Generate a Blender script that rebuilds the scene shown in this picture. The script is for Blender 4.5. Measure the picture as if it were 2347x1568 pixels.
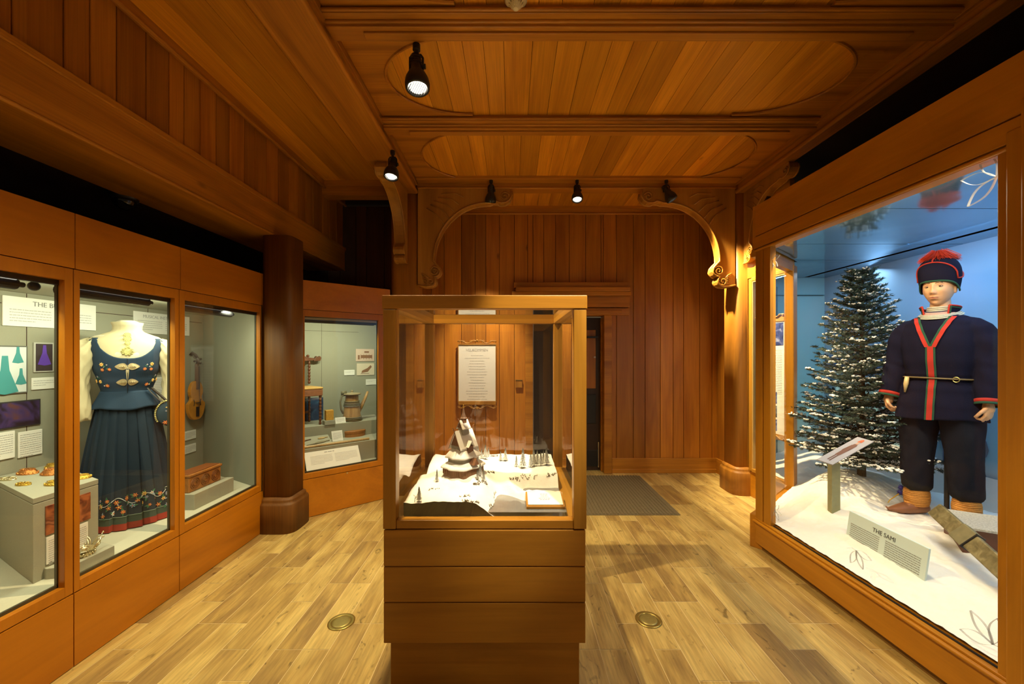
import bpy, bmesh, math, random
from mathutils import Vector, Matrix, noise
from mathutils.bvhtree import BVHTree
for o in list(bpy.data.objects): bpy.data.objects.remove(o)
R = random.Random(7)
PI = math.pi
F, CX, CY, EYE = 913.0, 1174.0, 812.0, 1.53
E = Vector((0, 0, EYE))
scene = bpy.context.scene
COL = scene.collection

# ------------------------------------------------ camera, world, exposure
cam_d = bpy.data.cameras.new('camera'); cam = bpy.data.objects.new('camera', cam_d); COL.objects.link(cam)
cam_d.sensor_fit = 'HORIZONTAL'; cam_d.sensor_width = 36.0; cam_d.lens = 36.0 * F / 2347.0
cam_d.shift_y = 28.0 / 2347.0; cam_d.clip_start = 0.02
cam.location = (0, 0, EYE); cam.rotation_euler = (PI / 2, 0, 0)
scene.camera = cam
scene.view_settings.view_transform = 'Standard'; scene.view_settings.look = 'None'
scene.view_settings.exposure = 0.0; scene.view_settings.gamma = 1.0
scene.view_settings.use_curve_mapping = False
world = bpy.data.worlds.new('world'); scene.world = world; world.use_nodes = True
world.node_tree.nodes['Background'].inputs[0].default_value = (1.0, 0.72, 0.40, 1)
world.node_tree.nodes['Background'].inputs[1].default_value = 0.10

def lamp(name, kind, loc, target, energy, color, size=0.05, size_y=None, angle=60, blend=0.5):
    d = bpy.data.lights.new(name, kind); d.energy = energy; d.color = color
    if kind == 'SPOT':
        d.spot_size = math.radians(angle); d.spot_blend = blend; d.shadow_soft_size = size
    elif kind == 'AREA':
        d.size = size
        if size_y: d.shape = 'RECTANGLE'; d.size_y = size_y
    else: d.shadow_soft_size = size
    o = bpy.data.objects.new(name, d); COL.objects.link(o); o.location = loc
    dr = Vector(target) - Vector(loc)
    o.rotation_euler = dr.to_track_quat('-Z', 'Y').to_euler()
    return o
WARM = (1.0, 0.78, 0.42)
# unseen ceiling spots, added as fill overhead and behind the camera
lamp('spot_beam', 'SPOT', (-0.45, 0.35, 3.28), (-0.15, 2.2, 0.8), 4, WARM, 0.04, angle=60, blend=0.8)
lamp('spot_beam', 'SPOT', (1.0, 0.2, 3.28), (1.45, 2.0, 0.0), 10, WARM, 0.05, angle=75, blend=0.8)
lamp('spot_beam', 'SPOT', (-0.9, 0.3, 3.28), (-1.5, 1.9, 0.4), 30, WARM, 0.05, angle=85, blend=0.9)
lamp('spot_beam', 'SPOT', (0.55, 1.15, 3.3), (-0.02, 2.2, 0.8), 520, (1, .86, .62), 0.03, angle=24, blend=0.6)
lamp('spot_beam', 'SPOT', (-0.4, -0.5, 3.28), (-0.4, -0.4, 0), 320, WARM, 0.05, angle=58, blend=0.8)  # this pair is added to bounce floor light onto the ceiling
lamp('spot_beam', 'SPOT', (1.0, -0.6, 3.28), (1.0, -0.5, 0), 320, WARM, 0.05, angle=58, blend=0.8)
# lamps inside the cases (strip lights and tubes)
CASE = (0.97, 1.0, 0.66)
lamp('case_light', 'AREA', (-2.29, 1.55, 1.860), (-2.80, 1.55, 1.0), 9, CASE, 0.6, 0.03)
lamp('case_light', 'AREA', (-2.28, 2.20, 1.860), (-2.80, 2.20, 1.0), 7.5, CASE, 0.45, 0.03)
lamp('case_light', 'AREA', (-2.28, 2.90, 1.860), (-2.75, 3.1, 1.0), 11, CASE, 0.5, 0.03)
lamp('case_light', 'AREA', (-1.74, 4.11, 1.864), (-2.15, 4.60, 1.0), 11, CASE, 0.5, 0.03)
lamp('diorama_light', 'AREA', (2.085, 2.15, 2.385), (2.60, 2.2, 0.3), 42, (1.0, 0.86, 0.60), 1.5, 0.05)
lamp('diorama_light', 'AREA', (3.10, 2.3, 2.385), (3.70, 2.3, 1.2), 24, (0.26, 0.58, 1.0), 2.2, 0.12)
lamp('diorama_light', 'AREA', (3.30, 3.9, 2.36), (3.35, 4.2, 1.0), 6, (0.45, 0.62, 0.75), 0.5, 0.25)
lamp('diorama_light', 'SPOT', (3.1, 2.9, 2.37), (3.57, 3.5, 1.7), 7, (0.75, 0.5, 0.65), 0.03, angle=80, blend=0.9)
lamp('diorama_light', 'SPOT', (2.45, 2.4, 2.34), (2.92, 2.75, 1.8), 9, (1.0, 0.74, 0.4), 0.03, angle=50, blend=0.6)
lamp('diorama_light', 'SPOT', (2.35, 2.9, 2.34), (2.85, 3.3, 1.0), 24, (1.0, 0.70, 0.42), 0.03, angle=60, blend=0.7)

# ------------------------------------------------ helpers
def P(px, py, Y): return Vector(((px - CX) / F * Y, Y, EYE - (py - CY) / F * Y))
def ray(px, py): return Vector(((px - CX) / F, 1.0, -(py - CY) / F))
def hit(px, py, p0, n):
    d = ray(px, py); return E + d * (n.dot(Vector(p0) - E) / n.dot(d))
def PX(px, py, x): return P(px, py, x * F / (px - CX))
def PZ(px, py, z): return P(px, py, (EYE - z) * F / (py - CY))
def sm(a, b, x):
    t = max(0.0, min(1.0, (x - a) / (b - a))); return t * t * (3 - 2 * t)

WM = {}
def wm(o):
    m = o.matrix_basis.copy()
    return wm(o.parent) @ m if o.parent else m
def tag(o, label, cat, group=None, kind=None):
    o['label'] = label; o['category'] = cat
    if group: o['group'] = group
    if kind: o['kind'] = kind
    return o
def thing(name, label, cat, loc=(0, 0, 0), rz=0, group=None):
    o = bpy.data.objects.new(name, None); COL.objects.link(o)
    o.location = loc; o.rotation_euler = (0, 0, rz); o.empty_display_size = 0.1
    return tag(o, label, cat, group)
def frame(loc, rz=0, rx=0, ry=0, s=1):
    return Matrix.Translation(Vector(loc)) @ Matrix.Rotation(rz, 4, 'Z') @ Matrix.Rotation(rx, 4, 'X') @ Matrix.Rotation(ry, 4, 'Y') @ Matrix.Scale(s, 4)

class MB:
    def __init__(s, M=None):
        s.bm = bmesh.new(); s.tone = s.bm.faces.layers.float.new('tone'); s.M = M or Matrix.Identity(4); s.t = 0.5
    def v(s, p): return s.bm.verts.new(s.M @ Vector(p))
    def f(s, vs, tone=None):
        try: fa = s.bm.faces.new(vs)
        except ValueError: return None
        fa[s.tone] = s.t if tone is None else tone
        if len(vs) > 4: fa.normal_update()
        return fa
    def box(s, x0, x1, y0, y1, z0, z1, tone=None, M=None):
        Mm = M or Matrix.Identity(4)
        c = [s.v(Mm @ Vector(p)) for p in ((x0,y0,z0),(x1,y0,z0),(x1,y1,z0),(x0,y1,z0),(x0,y0,z1),(x1,y0,z1),(x1,y1,z1),(x0,y1,z1))]
        for q in ((3,2,1,0),(4,5,6,7),(0,1,5,4),(1,2,6,5),(2,3,7,6),(3,0,4,7)): s.f([c[i] for i in q], tone)
        return s
    def quad(s, pts, tone=None): s.f([s.v(p) for p in pts], tone); return s
    def prism(s, poly, a, b, axis='z', tone=None):
        """extrude a 2D polygon between a and b along axis; poly in the two other axes"""
        def mk(u, w, h):
            return {'z': (u, w, h), 'y': (u, h, w), 'x': (h, u, w)}[axis]
        A = [s.v(mk(u, w, a)) for u, w in poly]; B = [s.v(mk(u, w, b)) for u, w in poly]
        n = len(poly)
        s.f(A[::-1], tone); s.f(B, tone)
        for i in range(n): s.f([A[i], A[(i+1)%n], B[(i+1)%n], B[i]], tone)
        return s
    def tube(s, pts, r, n=8, caps=True, closed=False, flat=1.0, tone=None):
        pts = [Vector(p) for p in pts]; m = len(pts)
        rr = r if isinstance(r, (list, tuple)) else [r] * m
        rings = []; up = None
        for i, p in enumerate(pts):
            if closed: d = pts[(i+1)%m] - pts[i-1]
            else: d = pts[min(i+1, m-1)] - pts[max(i-1, 0)]
            if d.length < 1e-9: d = Vector((0, 0, 1))
            d.normalize()
            if up is None:
                up = Vector((0, 0, 1)) if abs(d.z) < 0.9 else Vector((1, 0, 0))
            a = d.cross(up)
            if a.length < 1e-6: a = d.cross(Vector((0.3, 1, 0.2)))
            a.normalize(); b = a.cross(d).normalized(); up = b
            rings.append([s.v(p + a * (rr[i] * math.cos(2*PI*k/n)) + b * (rr[i] * flat * math.sin(2*PI*k/n))) for k in range(n)])
        for i in range(m if closed else m - 1):
            A = rings[i]; B = rings[(i+1) % m]
            for k in range(n): s.f([A[k], A[(k+1)%n], B[(k+1)%n], B[k]], tone)
        if caps and not closed: s.f(rings[0][::-1], tone); s.f(rings[-1], tone)
        return s
    def lathe(s, prof, c=(0, 0, 0), n=24, sq=2.0, caps=True, ax=1.0, ay=1.0, wob=None, tone=None):
        """prof: (r, z) list; sq: superellipse exponent"""
        rings = []
        for r, z in prof:
            ring = []
            for k in range(n):
                t = 2*PI*k/n; ct, st = math.cos(t), math.sin(t)
                q = (abs(ct)**sq + abs(st)**sq) ** (-1.0/sq)
                rr = r * q * (wob(t, z) if wob else 1)
                ring.append(s.v((c[0] + rr*ct*ax, c[1] + rr*st*ay, c[2] + z)))
            rings.append(ring)
        for A, B in zip(rings, rings[1:]):
            for k in range(n): s.f([A[k], A[(k+1)%n], B[(k+1)%n], B[k]], tone)
        if caps: s.f(rings[0][::-1], tone); s.f(rings[-1], tone)
        return s
    def loft(s, rings, caps=True, tone=None):
        R_ = [[s.v(p) for p in ring] for ring in rings]
        n = len(R_[0])
        for A, B in zip(R_, R_[1:]):
            for k in range(n): s.f([A[k], A[(k+1)%n], B[(k+1)%n], B[k]], tone)
        if caps: s.f(R_[0][::-1], tone); s.f(R_[-1], tone)
        return s
    def grid(s, fn, nu, nv, closed_u=False, tone=None):
        V = [[s.v(fn(i / nu, j / nv)) for i in range(nu if closed_u else nu + 1)] for j in range(nv + 1)]
        for j in range(nv):
            for i in range(nu):
                i2 = (i + 1) % nu if closed_u else i + 1
                s.f([V[j][i], V[j][i2], V[j+1][i2], V[j+1][i]], tone)
        return s
    def ball(s, c, r, n=10, m=7, tone=None, rot=None):
        r = r if isinstance(r, (tuple, list)) else (r, r, r)
        c = Vector(c); rings = []
        for j in range(1, m):
            ph = PI * j / m; ring = []
            for i in range(n):
                th = 2*PI*i/n
                p = Vector((r[0]*math.sin(ph)*math.cos(th), r[1]*math.sin(ph)*math.sin(th), -r[2]*math.cos(ph)))
                if rot: p = rot @ p
                ring.append(s.v(c + p))
            rings.append(ring)
        b = Vector((0, 0, -r[2])); t = Vector((0, 0, r[2]))
        if rot: b = rot @ b; t = rot @ t
        b = s.v(c + b); t = s.v(c + t)
        for i in range(n):
            s.f([b, rings[0][(i+1)%n], rings[0][i]], tone); s.f([t, rings[-1][i], rings[-1][(i+1)%n]], tone)
        for A, B in zip(rings, rings[1:]):
            for i in range(n): s.f([A[i], A[(i+1)%n], B[(i+1)%n], B[i]], tone)
        return s
    def cap(s, a, b, r1, r2=None, n=8):
        """capsule between two points"""
        a = Vector(a); b = Vector(b); r2 = r1 if r2 is None else r2
        d = (b - a).normalized() if (b-a).length > 1e-6 else Vector((0,0,1))
        s.tube([a - d*r1*0.95, a - d*r1*0.6, a, b, b + d*r2*0.6, b + d*r2*0.95], [r1*0.3, r1*0.8, r1, r2, r2*0.8, r2*0.3], n)
        return s
    def build(s, name, mat, parent=None, smooth=False, bevel=0.0, seg=2, mods=None, kind=None):
        bmesh.ops.recalc_face_normals(s.bm, faces=s.bm.faces)
        if parent:
            s.bm.transform(wm(parent).inverted()); off = None
        else:
            xs = [v.co.x for v in s.bm.verts]; ys = [v.co.y for v in s.bm.verts]; zs = [v.co.z for v in s.bm.verts]
            off = Vector(((min(xs)+max(xs))/2, (min(ys)+max(ys))/2, min(zs)))
            s.bm.transform(Matrix.Translation(-off))
        me = bpy.data.meshes.new(name); s.bm.to_mesh(me); s.bm.free()
        if smooth:
            me.polygons.foreach_set('use_smooth', [True] * len(me.polygons))
        me.materials.append(mat)
        o = bpy.data.objects.new(name, me); COL.objects.link(o)
        if parent: o.parent = parent
        else: o.location = off
        if bevel:
            b = o.modifiers.new('bevel', 'BEVEL'); b.width = bevel; b.segments = seg; b.limit_method = 'ANGLE'; b.angle_limit = 0.6
        if mods: mods(o)
        if kind: o['kind'] = kind
        return o
def copy_tree(o, parent=None):
    c = o.copy(); COL.objects.link(c)
    if parent: c.parent = parent
    for ch in list(o.children):
        copy_tree(ch, c)
    return c
def struct(mb, name, mat, **k): return mb.build(name, mat, kind='structure', **k)

def text_obj(txt, size, M, mat, parent, name='lettering', align='CENTER', extrude=0.0006):
    cu = bpy.data.curves.new(name, 'FONT'); cu.body = txt; cu.size = size; cu.align_x = align; cu.align_y = 'CENTER'; cu.extrude = extrude
    cu.resolution_u = 3
    to = bpy.data.objects.new('tmp', cu); COL.objects.link(to)
    dg = bpy.context.evaluated_depsgraph_get()
    me = bpy.data.meshes.new_from_object(to.evaluated_get(dg)); bpy.data.objects.remove(to)
    me.transform(wm(parent).inverted() @ M); me.materials.clear(); me.materials.append(mat)
    o = bpy.data.objects.new(name, me); COL.objects.link(o); o.parent = parent
    return o
def words(mb, x0, x1, ztop, rows, dz, h, rr=R, y=-0.0012, M=None, center=False):
    """lines of small print: dashes the size of words in the local xz plane, facing -y"""
    for i in range(rows):
        z = ztop - i * dz; x = x0
        xe = x1 if i < rows - 1 else x0 + (x1 - x0) * 0.6
        if center:
            k = rr.uniform(0.05, 0.3) * (x1 - x0); x = x0 + k; xe = x1 - k
        while x < xe:
            w = rr.uniform(1.2, 5.0) * h; w = min(w, xe - x)
            mb.box(x, x + w, y, 0, z - h/2, z + h/2, M=M); x += w + h * 0.9

# ------------------------------------------------ materials
def newmat(name):
    m = bpy.data.materials.new(name); m.use_nodes = True
    nt = m.node_tree; b = nt.nodes['Principled BSDF']; return m, nt, b
def N(nt, typ, **k):
    n = nt.nodes.new(typ)
    for a, v in k.items(): setattr(n, a, v)
    return n
def L(nt, a, b): nt.links.new(a, b)
def plain(name, col, rough=0.5, metal=0.0, var=0.0, vscale=30, bump=0.0, bscale=200, spec=None, sheen=0):
    m, nt, b = newmat(name)
    b.inputs['Base Color'].default_value = (*col, 1); b.inputs['Roughness'].default_value = rough; b.inputs['Metallic'].default_value = metal
    if spec is not None: b.inputs['Specular IOR Level'].default_value = spec
    if sheen: b.inputs['Sheen Weight'].default_value = sheen
    tc = N(nt, 'ShaderNodeTexCoord')
    if var:
        no = N(nt, 'ShaderNodeTexNoise'); no.inputs['Scale'].default_value = vscale; no.inputs['Detail'].default_value = 4
        L(nt, tc.outputs['Object'], no.inputs['Vector'])
        mx = N(nt, 'ShaderNodeMix', data_type='RGBA')
        mx.inputs[6].default_value = (*[c * (1 - var) for c in col], 1); mx.inputs[7].default_value = (*[min(1, c * (1 + var)) for c in col], 1)
        L(nt, no.outputs[0], mx.inputs[0]); L(nt, mx.outputs[2], b.inputs['Base Color'])
    if bump:
        n2 = N(nt, 'ShaderNodeTexNoise'); n2.inputs['Scale'].default_value = bscale; n2.inputs['Detail'].default_value = 3
        L(nt, tc.outputs['Object'], n2.inputs['Vector'])
        bp = N(nt, 'ShaderNodeBump'); bp.inputs['Strength'].default_value = bump; bp.inputs['Distance'].default_value = 0.004
        L(nt, n2.outputs[0], bp.inputs['Height']); L(nt, bp.outputs[0], b.inputs['Normal'])
    return m
def emit(name, col, strength):
    m, nt, b = newmat(name); b.inputs['Base Color'].default_value = (*col, 1)
    b.inputs['Emission Color'].default_value = (*col, 1); b.inputs['Emission Strength'].default_value = strength; return m
def wood(name, dark, mid, light, axis='z', rough=0.42, tonevar=0.25, along=0.7, across=7.0, knots=True, fine=1.0, coat=0.0):
    m, nt, b = newmat(name)
    tc = N(nt, 'ShaderNodeTexCoord'); at = N(nt, 'ShaderNodeAttribute'); at.attribute_name = 'tone'
    sc = N(nt, 'ShaderNodeVectorMath', operation='SCALE'); sc.inputs[0].default_value = (37.0, 53.0, 71.0)
    L(nt, at.outputs['Fac'], sc.inputs['Scale'])
    ad = N(nt, 'ShaderNodeVectorMath', operation='ADD'); L(nt, tc.outputs['Object'], ad.inputs[0]); L(nt, sc.outputs[0], ad.inputs[1])
    def mapped(al, ac):
        mp = N(nt, 'ShaderNodeMapping'); s = [ac, ac, ac]; s['xyz'.index(axis)] = al
        mp.inputs['Scale'].default_value = s; L(nt, ad.outputs[0], mp.inputs['Vector']); return mp
    m1 = mapped(along, across)
    n1 = N(nt, 'ShaderNodeTexNoise'); n1.inputs['Scale'].default_value = 1.0; n1.inputs['Detail'].default_value = 5; n1.inputs['Distortion'].default_value = 0.9
    L(nt, m1.outputs[0], n1.inputs['Vector'])
    cr = N(nt, 'ShaderNodeValToRGB'); e = cr.color_ramp.elements
    e[0].position = 0.30; e[0].color = (*dark, 1); e[1].position = 0.72; e[1].color = (*light, 1)
    em = cr.color_ramp.elements.new(0.5); em.color = (*mid, 1)
    L(nt, n1.outputs[0], cr.inputs[0])
    m2 = mapped(along * 3, across * 16)
    n2 = N(nt, 'ShaderNodeTexNoise'); n2.inputs['Scale'].default_value = 1.0; n2.inputs['Detail'].default_value = 3
    L(nt, m2.outputs[0], n2.inputs['Vector'])
    r2 = N(nt, 'ShaderNodeMapRange'); r2.inputs[1].default_value = 0.3; r2.inputs[2].default_value = 0.7
    r2.inputs[3].default_value = 1 - 0.16 * fine; r2.inputs[4].default_value = 1 + 0.10 * fine
    L(nt, n2.outputs[0], r2.inputs[0])
    r3 = N(nt, 'ShaderNodeMapRange'); r3.inputs[3].default_value = 1 - tonevar; r3.inputs[4].default_value = 1 + tonevar
    L(nt, at.outputs['Fac'], r3.inputs[0])
    mu = N(nt, 'ShaderNodeMath', operation='MULTIPLY'); L(nt, r2.outputs[0], mu.inputs[0]); L(nt, r3.outputs[0], mu.inputs[1])
    last = mu
    if knots:
        mk = mapped(1.5, 3.4)
        vo = N(nt, 'ShaderNodeTexVoronoi'); vo.inputs['Scale'].default_value = 1.0; L(nt, mk.outputs[0], vo.inputs['Vector'])
        rk = N(nt, 'ShaderNodeMapRange'); rk.inputs[1].default_value = 0.02; rk.inputs[2].default_value = 0.085; rk.inputs[3].default_value = 0.42; rk.inputs[4].default_value = 1
        L(nt, vo.outputs['Distance'], rk.inputs[0])
        mk2 = N(nt, 'ShaderNodeMath', operation='MULTIPLY'); L(nt, last.outputs[0], mk2.inputs[0]); L(nt, rk.outputs[0], mk2.inputs[1]); last = mk2
    mv = N(nt, 'ShaderNodeVectorMath', operation='SCALE'); L(nt, cr.outputs[0], mv.inputs[0]); L(nt, last.outputs[0], mv.inputs['Scale'])
    L(nt, mv.outputs[0], b.inputs['Base Color']); b.inputs['Roughness'].default_value = rough
    bp = N(nt, 'ShaderNodeBump'); bp.inputs['Strength'].default_value = 0.12; bp.inputs['Distance'].default_value = 0.002
    L(nt, n2.outputs[0], bp.inputs['Height']); L(nt, bp.outputs[0], b.inputs['Normal'])
    if coat: b.inputs['Coat Weight'].default_value = coat
    return m
def glass_mat(name, k=1.0, tint=(1, 1, 1)):
    m = bpy.data.materials.new(name); m.use_nodes = True; nt = m.node_tree; nt.nodes.clear()
    out = N(nt, 'ShaderNodeOutputMaterial'); tr = N(nt, 'ShaderNodeBsdfTransparent'); tr.inputs[0].default_value = (*tint, 1)
    gl = N(nt, 'ShaderNodeBsdfGlossy'); gl.inputs['Roughness'].default_value = 0.0
    fr = N(nt, 'ShaderNodeFresnel'); fr.inputs[0].default_value = 1.5
    ge = N(nt, 'ShaderNodeNewGeometry'); iv = N(nt, 'ShaderNodeMath', operation='SUBTRACT'); iv.inputs[0].default_value = 1.0
    L(nt, ge.outputs['Backfacing'], iv.inputs[1])
    mu = N(nt, 'ShaderNodeMath', operation='MULTIPLY'); L(nt, fr.outputs[0], mu.inputs[0]); L(nt, iv.outputs[0], mu.inputs[1])
    m2 = N(nt, 'ShaderNodeMath', operation='MULTIPLY'); L(nt, mu.outputs[0], m2.inputs[0]); m2.inputs[1].default_value = k
    mx = N(nt, 'ShaderNodeMixShader'); L(nt, m2.outputs[0], mx.inputs[0]); L(nt, tr.outputs[0], mx.inputs[1]); L(nt, gl.outputs[0], mx.inputs[2])
    L(nt, mx.outputs[0], out.inputs[0]); return m
def ramp_mat(name, axis, stops, rough=0.7, nscale=3.0, namp=0.05):
    """paint that changes colour along a local axis with a wavy edge: stops = [(pos, colour)] in metres"""
    m, nt, b = newmat(name)
    ge = N(nt, 'ShaderNodeNewGeometry'); sp = N(nt, 'ShaderNodeSeparateXYZ'); L(nt, ge.outputs['Position'], sp.inputs[0])
    no = N(nt, 'ShaderNodeTexNoise'); no.inputs['Scale'].default_value = nscale; L(nt, ge.outputs['Position'], no.inputs['Vector'])
    ma = N(nt, 'ShaderNodeMath', operation='MULTIPLY_ADD'); L(nt, no.outputs[0], ma.inputs[0]); ma.inputs[1].default_value = namp * 2; L(nt, sp.outputs['XYZ'.index(axis)], ma.inputs[2])
    a, z = stops[0][0], stops[-1][0]
    mr = N(nt, 'ShaderNodeMapRange'); mr.inputs[1].default_value = a + namp; mr.inputs[2].default_value = z + namp; L(nt, ma.outputs[0], mr.inputs[0])
    cr = N(nt, 'ShaderNodeValToRGB'); el = cr.color_ramp.elements
    el[0].position = 0; el[0].color = (*stops[0][1], 1); el[1].position = 1; el[1].color = (*stops[-1][1], 1)
    for p, c in stops[1:-1]:
        q = el.new((p - a) / (z - a)); q.color = (*c, 1)
    L(nt, mr.outputs[0], cr.inputs[0]); L(nt, cr.outputs[0], b.inputs['Base Color']); b.inputs['Roughness'].default_value = rough
    return m

WALLC = ((.32, .105, .008), (.41, .150, .012), (.50, .20, .019))
M = {}
M['wall'] = wood('plank_wall_wood', *WALLC, axis='z', tonevar=.22)
M['ceil'] = wood('ceiling_plank_wood', (.49, .190, .009), (.62, .260, .013), (.73, .325, .020), axis='y', tonevar=.27)
M['beamx'] = wood('beam_wood', (.29, .105, .008), (.43, .170, .013), (.53, .22, .02), axis='x', knots=False, tonevar=.1)
M['beamy'] = wood('beam_wood_long', (.29, .105, .008), (.43, .170, .013), (.53, .22, .02), axis='y', knots=True, tonevar=.1)
M['post'] = wood('post_wood', (.27, .108, .010), (.38, .158, .017), (.46, .20, .025), axis='z', rough=.5, knots=False, tonevar=.1)
M['darkpost'] = wood('shade_toned_post_wood', (.12, .044, .004), (.17, .066, .007), (.21, .085, .010), axis='z', rough=.6, knots=False, tonevar=.1)  # darker copy of the post wood, the left column's shade is in its colour
M['carve'] = wood('carved_wood', (.30, .13, .016), (.40, .185, .024), (.46, .23, .04), axis='z', knots=False, tonevar=.08, fine=.5)
M['caby'] = wood('cabinet_veneer', (.38, .128, .003), (.50, .178, .005), (.60, .225, .009), axis='y', knots=False, tonevar=.1, along=.8, across=3.0, fine=.35, rough=.38)
M['cabz'] = wood('cabinet_stile_veneer', (.38, .128, .003), (.48, .170, .005), (.55, .20, .008), axis='z', knots=False, tonevar=.05, along=.8, across=3.0, fine=.35, rough=.38)
M['caser'] = wood('large_case_wood', (.36, .140, .005), (.48, .195, .009), (.56, .24, .016), axis='y', knots=False, tonevar=.1, along=.8, across=3.5, fine=.5, rough=.36)
M['caserz'] = wood('large_case_post_wood', (.34, .135, .006), (.44, .182, .010), (.50, .22, .016), axis='z', knots=False, tonevar=.1, along=.8, across=4, fine=.5, rough=.36)
M['vit'] = wood('vitrine_wood', (.29, .12, .008), (.38, .165, .013), (.46, .21, .024), axis='x', knots=False, tonevar=.07, along=1, across=5, fine=.5, rough=.38)
M['vitz'] = wood('vitrine_post_wood', (.29, .13, .010), (.38, .175, .016), (.45, .22, .03), axis='z', knots=False, tonevar=.07, along=1, across=5, fine=.5, rough=.38)
M['vity'] = wood('vitrine_rail_wood', (.29, .13, .010), (.38, .175, .016), (.45, .22, .03), axis='y', knots=False, tonevar=.07, along=1, across=5, fine=.5, rough=.38)
M['recess'] = plain('painted_recess_shade', (.030, .012, .006), .8, var=.3, vscale=4)  # near-black: the unlit gloom of the recesses is put into the colour
M['seam'] = plain('shadow_gap', (.035, .008, .003), .8)
M['black'] = plain('black_metal', (.012, .012, .014), .42)
M['darkframe'] = plain('dark_gasket', (.035, .035, .022), .5)
M['fabric'] = plain('grey_display_fabric', (.31, .31, .24), .95, var=.16, vscale=300, bump=.25, bscale=500)
M['plinth'] = plain('grey_plinth_fabric', (.34, .34, .27), .95, var=.14, vscale=250, bump=.2, bscale=500)
M['card'] = plain('white_card', (.80, .80, .76), .7)
M['ink'] = plain('grey_ink', (.20, .20, .20), .8)
M['inklight'] = plain('pale_grey_ink', (.42, .42, .42), .8)
M['glass'] = glass_mat('case_glass', .9)
M['glassv'] = glass_mat('vitrine_glass', 1.9)
M['glassr'] = glass_mat('large_case_glass', .55)
M['silver'] = plain('silver_gilt', (.75, .68, .45), .3, 1.0, var=.3, vscale=120)
M['gold'] = plain('gold_metal', (.80, .48, .09), .28, 1.0, var=.45, vscale=160, bump=.8, bscale=300)
M['brass'] = plain('brass', (.42, .33, .10), .35, .85, var=.15)
M['lens'] = emit('lamp_lens', (1.0, .92, .72), 9)
M['tube'] = emit('strip_light_face', (1.0, 1.0, .86), 1.6)
M['chrome'] = plain('chrome', (.8, .8, .8), .12, 1.0)

# floor planks: honey boards with grey-brown ones among them
def floor_mat():
    m, nt, b = newmat('wood_look_floor')
    tc = N(nt, 'ShaderNodeTexCoord'); at = N(nt, 'ShaderNodeAttribute'); at.attribute_name = 'tone'
    sc = N(nt, 'ShaderNodeVectorMath', operation='SCALE'); sc.inputs[0].default_value = (37.0, 53.0, 71.0); L(nt, at.outputs['Fac'], sc.inputs['Scale'])
    ad = N(nt, 'ShaderNodeVectorMath', operation='ADD'); L(nt, tc.outputs['Object'], ad.inputs[0]); L(nt, sc.outputs[0], ad.inputs[1])
    def nz(sx, sy, det, dist=0.0):
        mp = N(nt, 'ShaderNodeMapping'); mp.inputs['Scale'].default_value = (sx, sy, 1); L(nt, ad.outputs[0], mp.inputs['Vector'])
        n = N(nt, 'ShaderNodeTexNoise'); n.inputs['Scale'].default_value = 1; n.inputs['Detail'].default_value = det; n.inputs['Distortion'].default_value = dist
        L(nt, mp.outputs[0], n.inputs['Vector']); return n
    n1 = nz(11, 2.4, 6, .35); n2 = nz(95, 6, 3); n3 = nz(16, 7, 3, 2.0)
    cr = N(nt, 'ShaderNodeValToRGB'); e = cr.color_ramp.elements
    e[0].position = .28; e[0].color = (.33, .215, .075, 1); e[1].position = .70; e[1].color = (.64, .48, .17, 1)
    q = e.new(.45); q.color = (.46, .315, .10, 1)
    mt = N(nt, 'ShaderNodeMath', operation='MULTIPLY_ADD'); L(nt, at.outputs['Fac'], mt.inputs[0]); mt.inputs[1].default_value = .36; mt.inputs[2].default_value = -.18
    sm_ = N(nt, 'ShaderNodeMath', operation='ADD'); L(nt, n1.outputs[0], sm_.inputs[0]); L(nt, mt.outputs[0], sm_.inputs[1])
    L(nt, sm_.outputs[0], cr.inputs[0])
    r2 = N(nt, 'ShaderNodeMapRange'); r2.inputs[1].default_value = .3; r2.inputs[2].default_value = .7; r2.inputs[3].default_value = .78; r2.inputs[4].default_value = 1.14; L(nt, n2.outputs[0], r2.inputs[0])
    r3 = N(nt, 'ShaderNodeMapRange'); r3.inputs[1].default_value = .26; r3.inputs[2].default_value = .36; r3.inputs[3].default_value = .45; r3.inputs[4].default_value = 1.0; L(nt, n3.outputs[0], r3.inputs[0])
    mu = N(nt, 'ShaderNodeMath', operation='MULTIPLY'); L(nt, r2.outputs[0], mu.inputs[0]); L(nt, r3.outputs[0], mu.inputs[1])
    mv = N(nt, 'ShaderNodeVectorMath', operation='SCALE'); L(nt, cr.outputs[0], mv.inputs[0]); L(nt, mu.outputs[0], mv.inputs['Scale'])
    L(nt, mv.outputs[0], b.inputs['Base Color']); b.inputs['Roughness'].default_value = .38
    bp = N(nt, 'ShaderNodeBump'); bp.inputs['Strength'].default_value = .15; bp.inputs['Distance'].default_value = .002
    L(nt, n2.outputs[0], bp.inputs['Height']); L(nt, bp.outputs[0], b.inputs['Normal'])
    return m
M['floor'] = floor_mat()
M['grout'] = plain('pale_grout', (.80, .66, .36), .8)
# ================================================= THE ROOM
XL, XR = -1.03, 2.45            # inner faces of the long ceiling beams
ZC = 3.43                       # ceiling
# floor
mb = MB(); PW, PL = .14, .597
x = .595 - 23 * PW; col = 0
while x < 2.9:
    offs = R.choice([0, 1, 2]) * .199; y = 2.064 - 6 * PL + offs
    while y < 5.3:
        mb.t = R.random()
        mb.quad([(x + .0018, y + .0018, 0), (x + PW - .0018, y + .0018, 0), (x + PW - .0018, min(5.3, y + PL) - .0018, 0), (x + .0012, min(5.3, y + PL) - .0018, 0)])
        y += PL
    x += PW
fl = mb.build('floor', M['floor'], kind='structure')
MB().box(-3.2, 3.7, -1.6, 5.4, -.08, -.0012).build('grout', M['grout'], fl)
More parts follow.
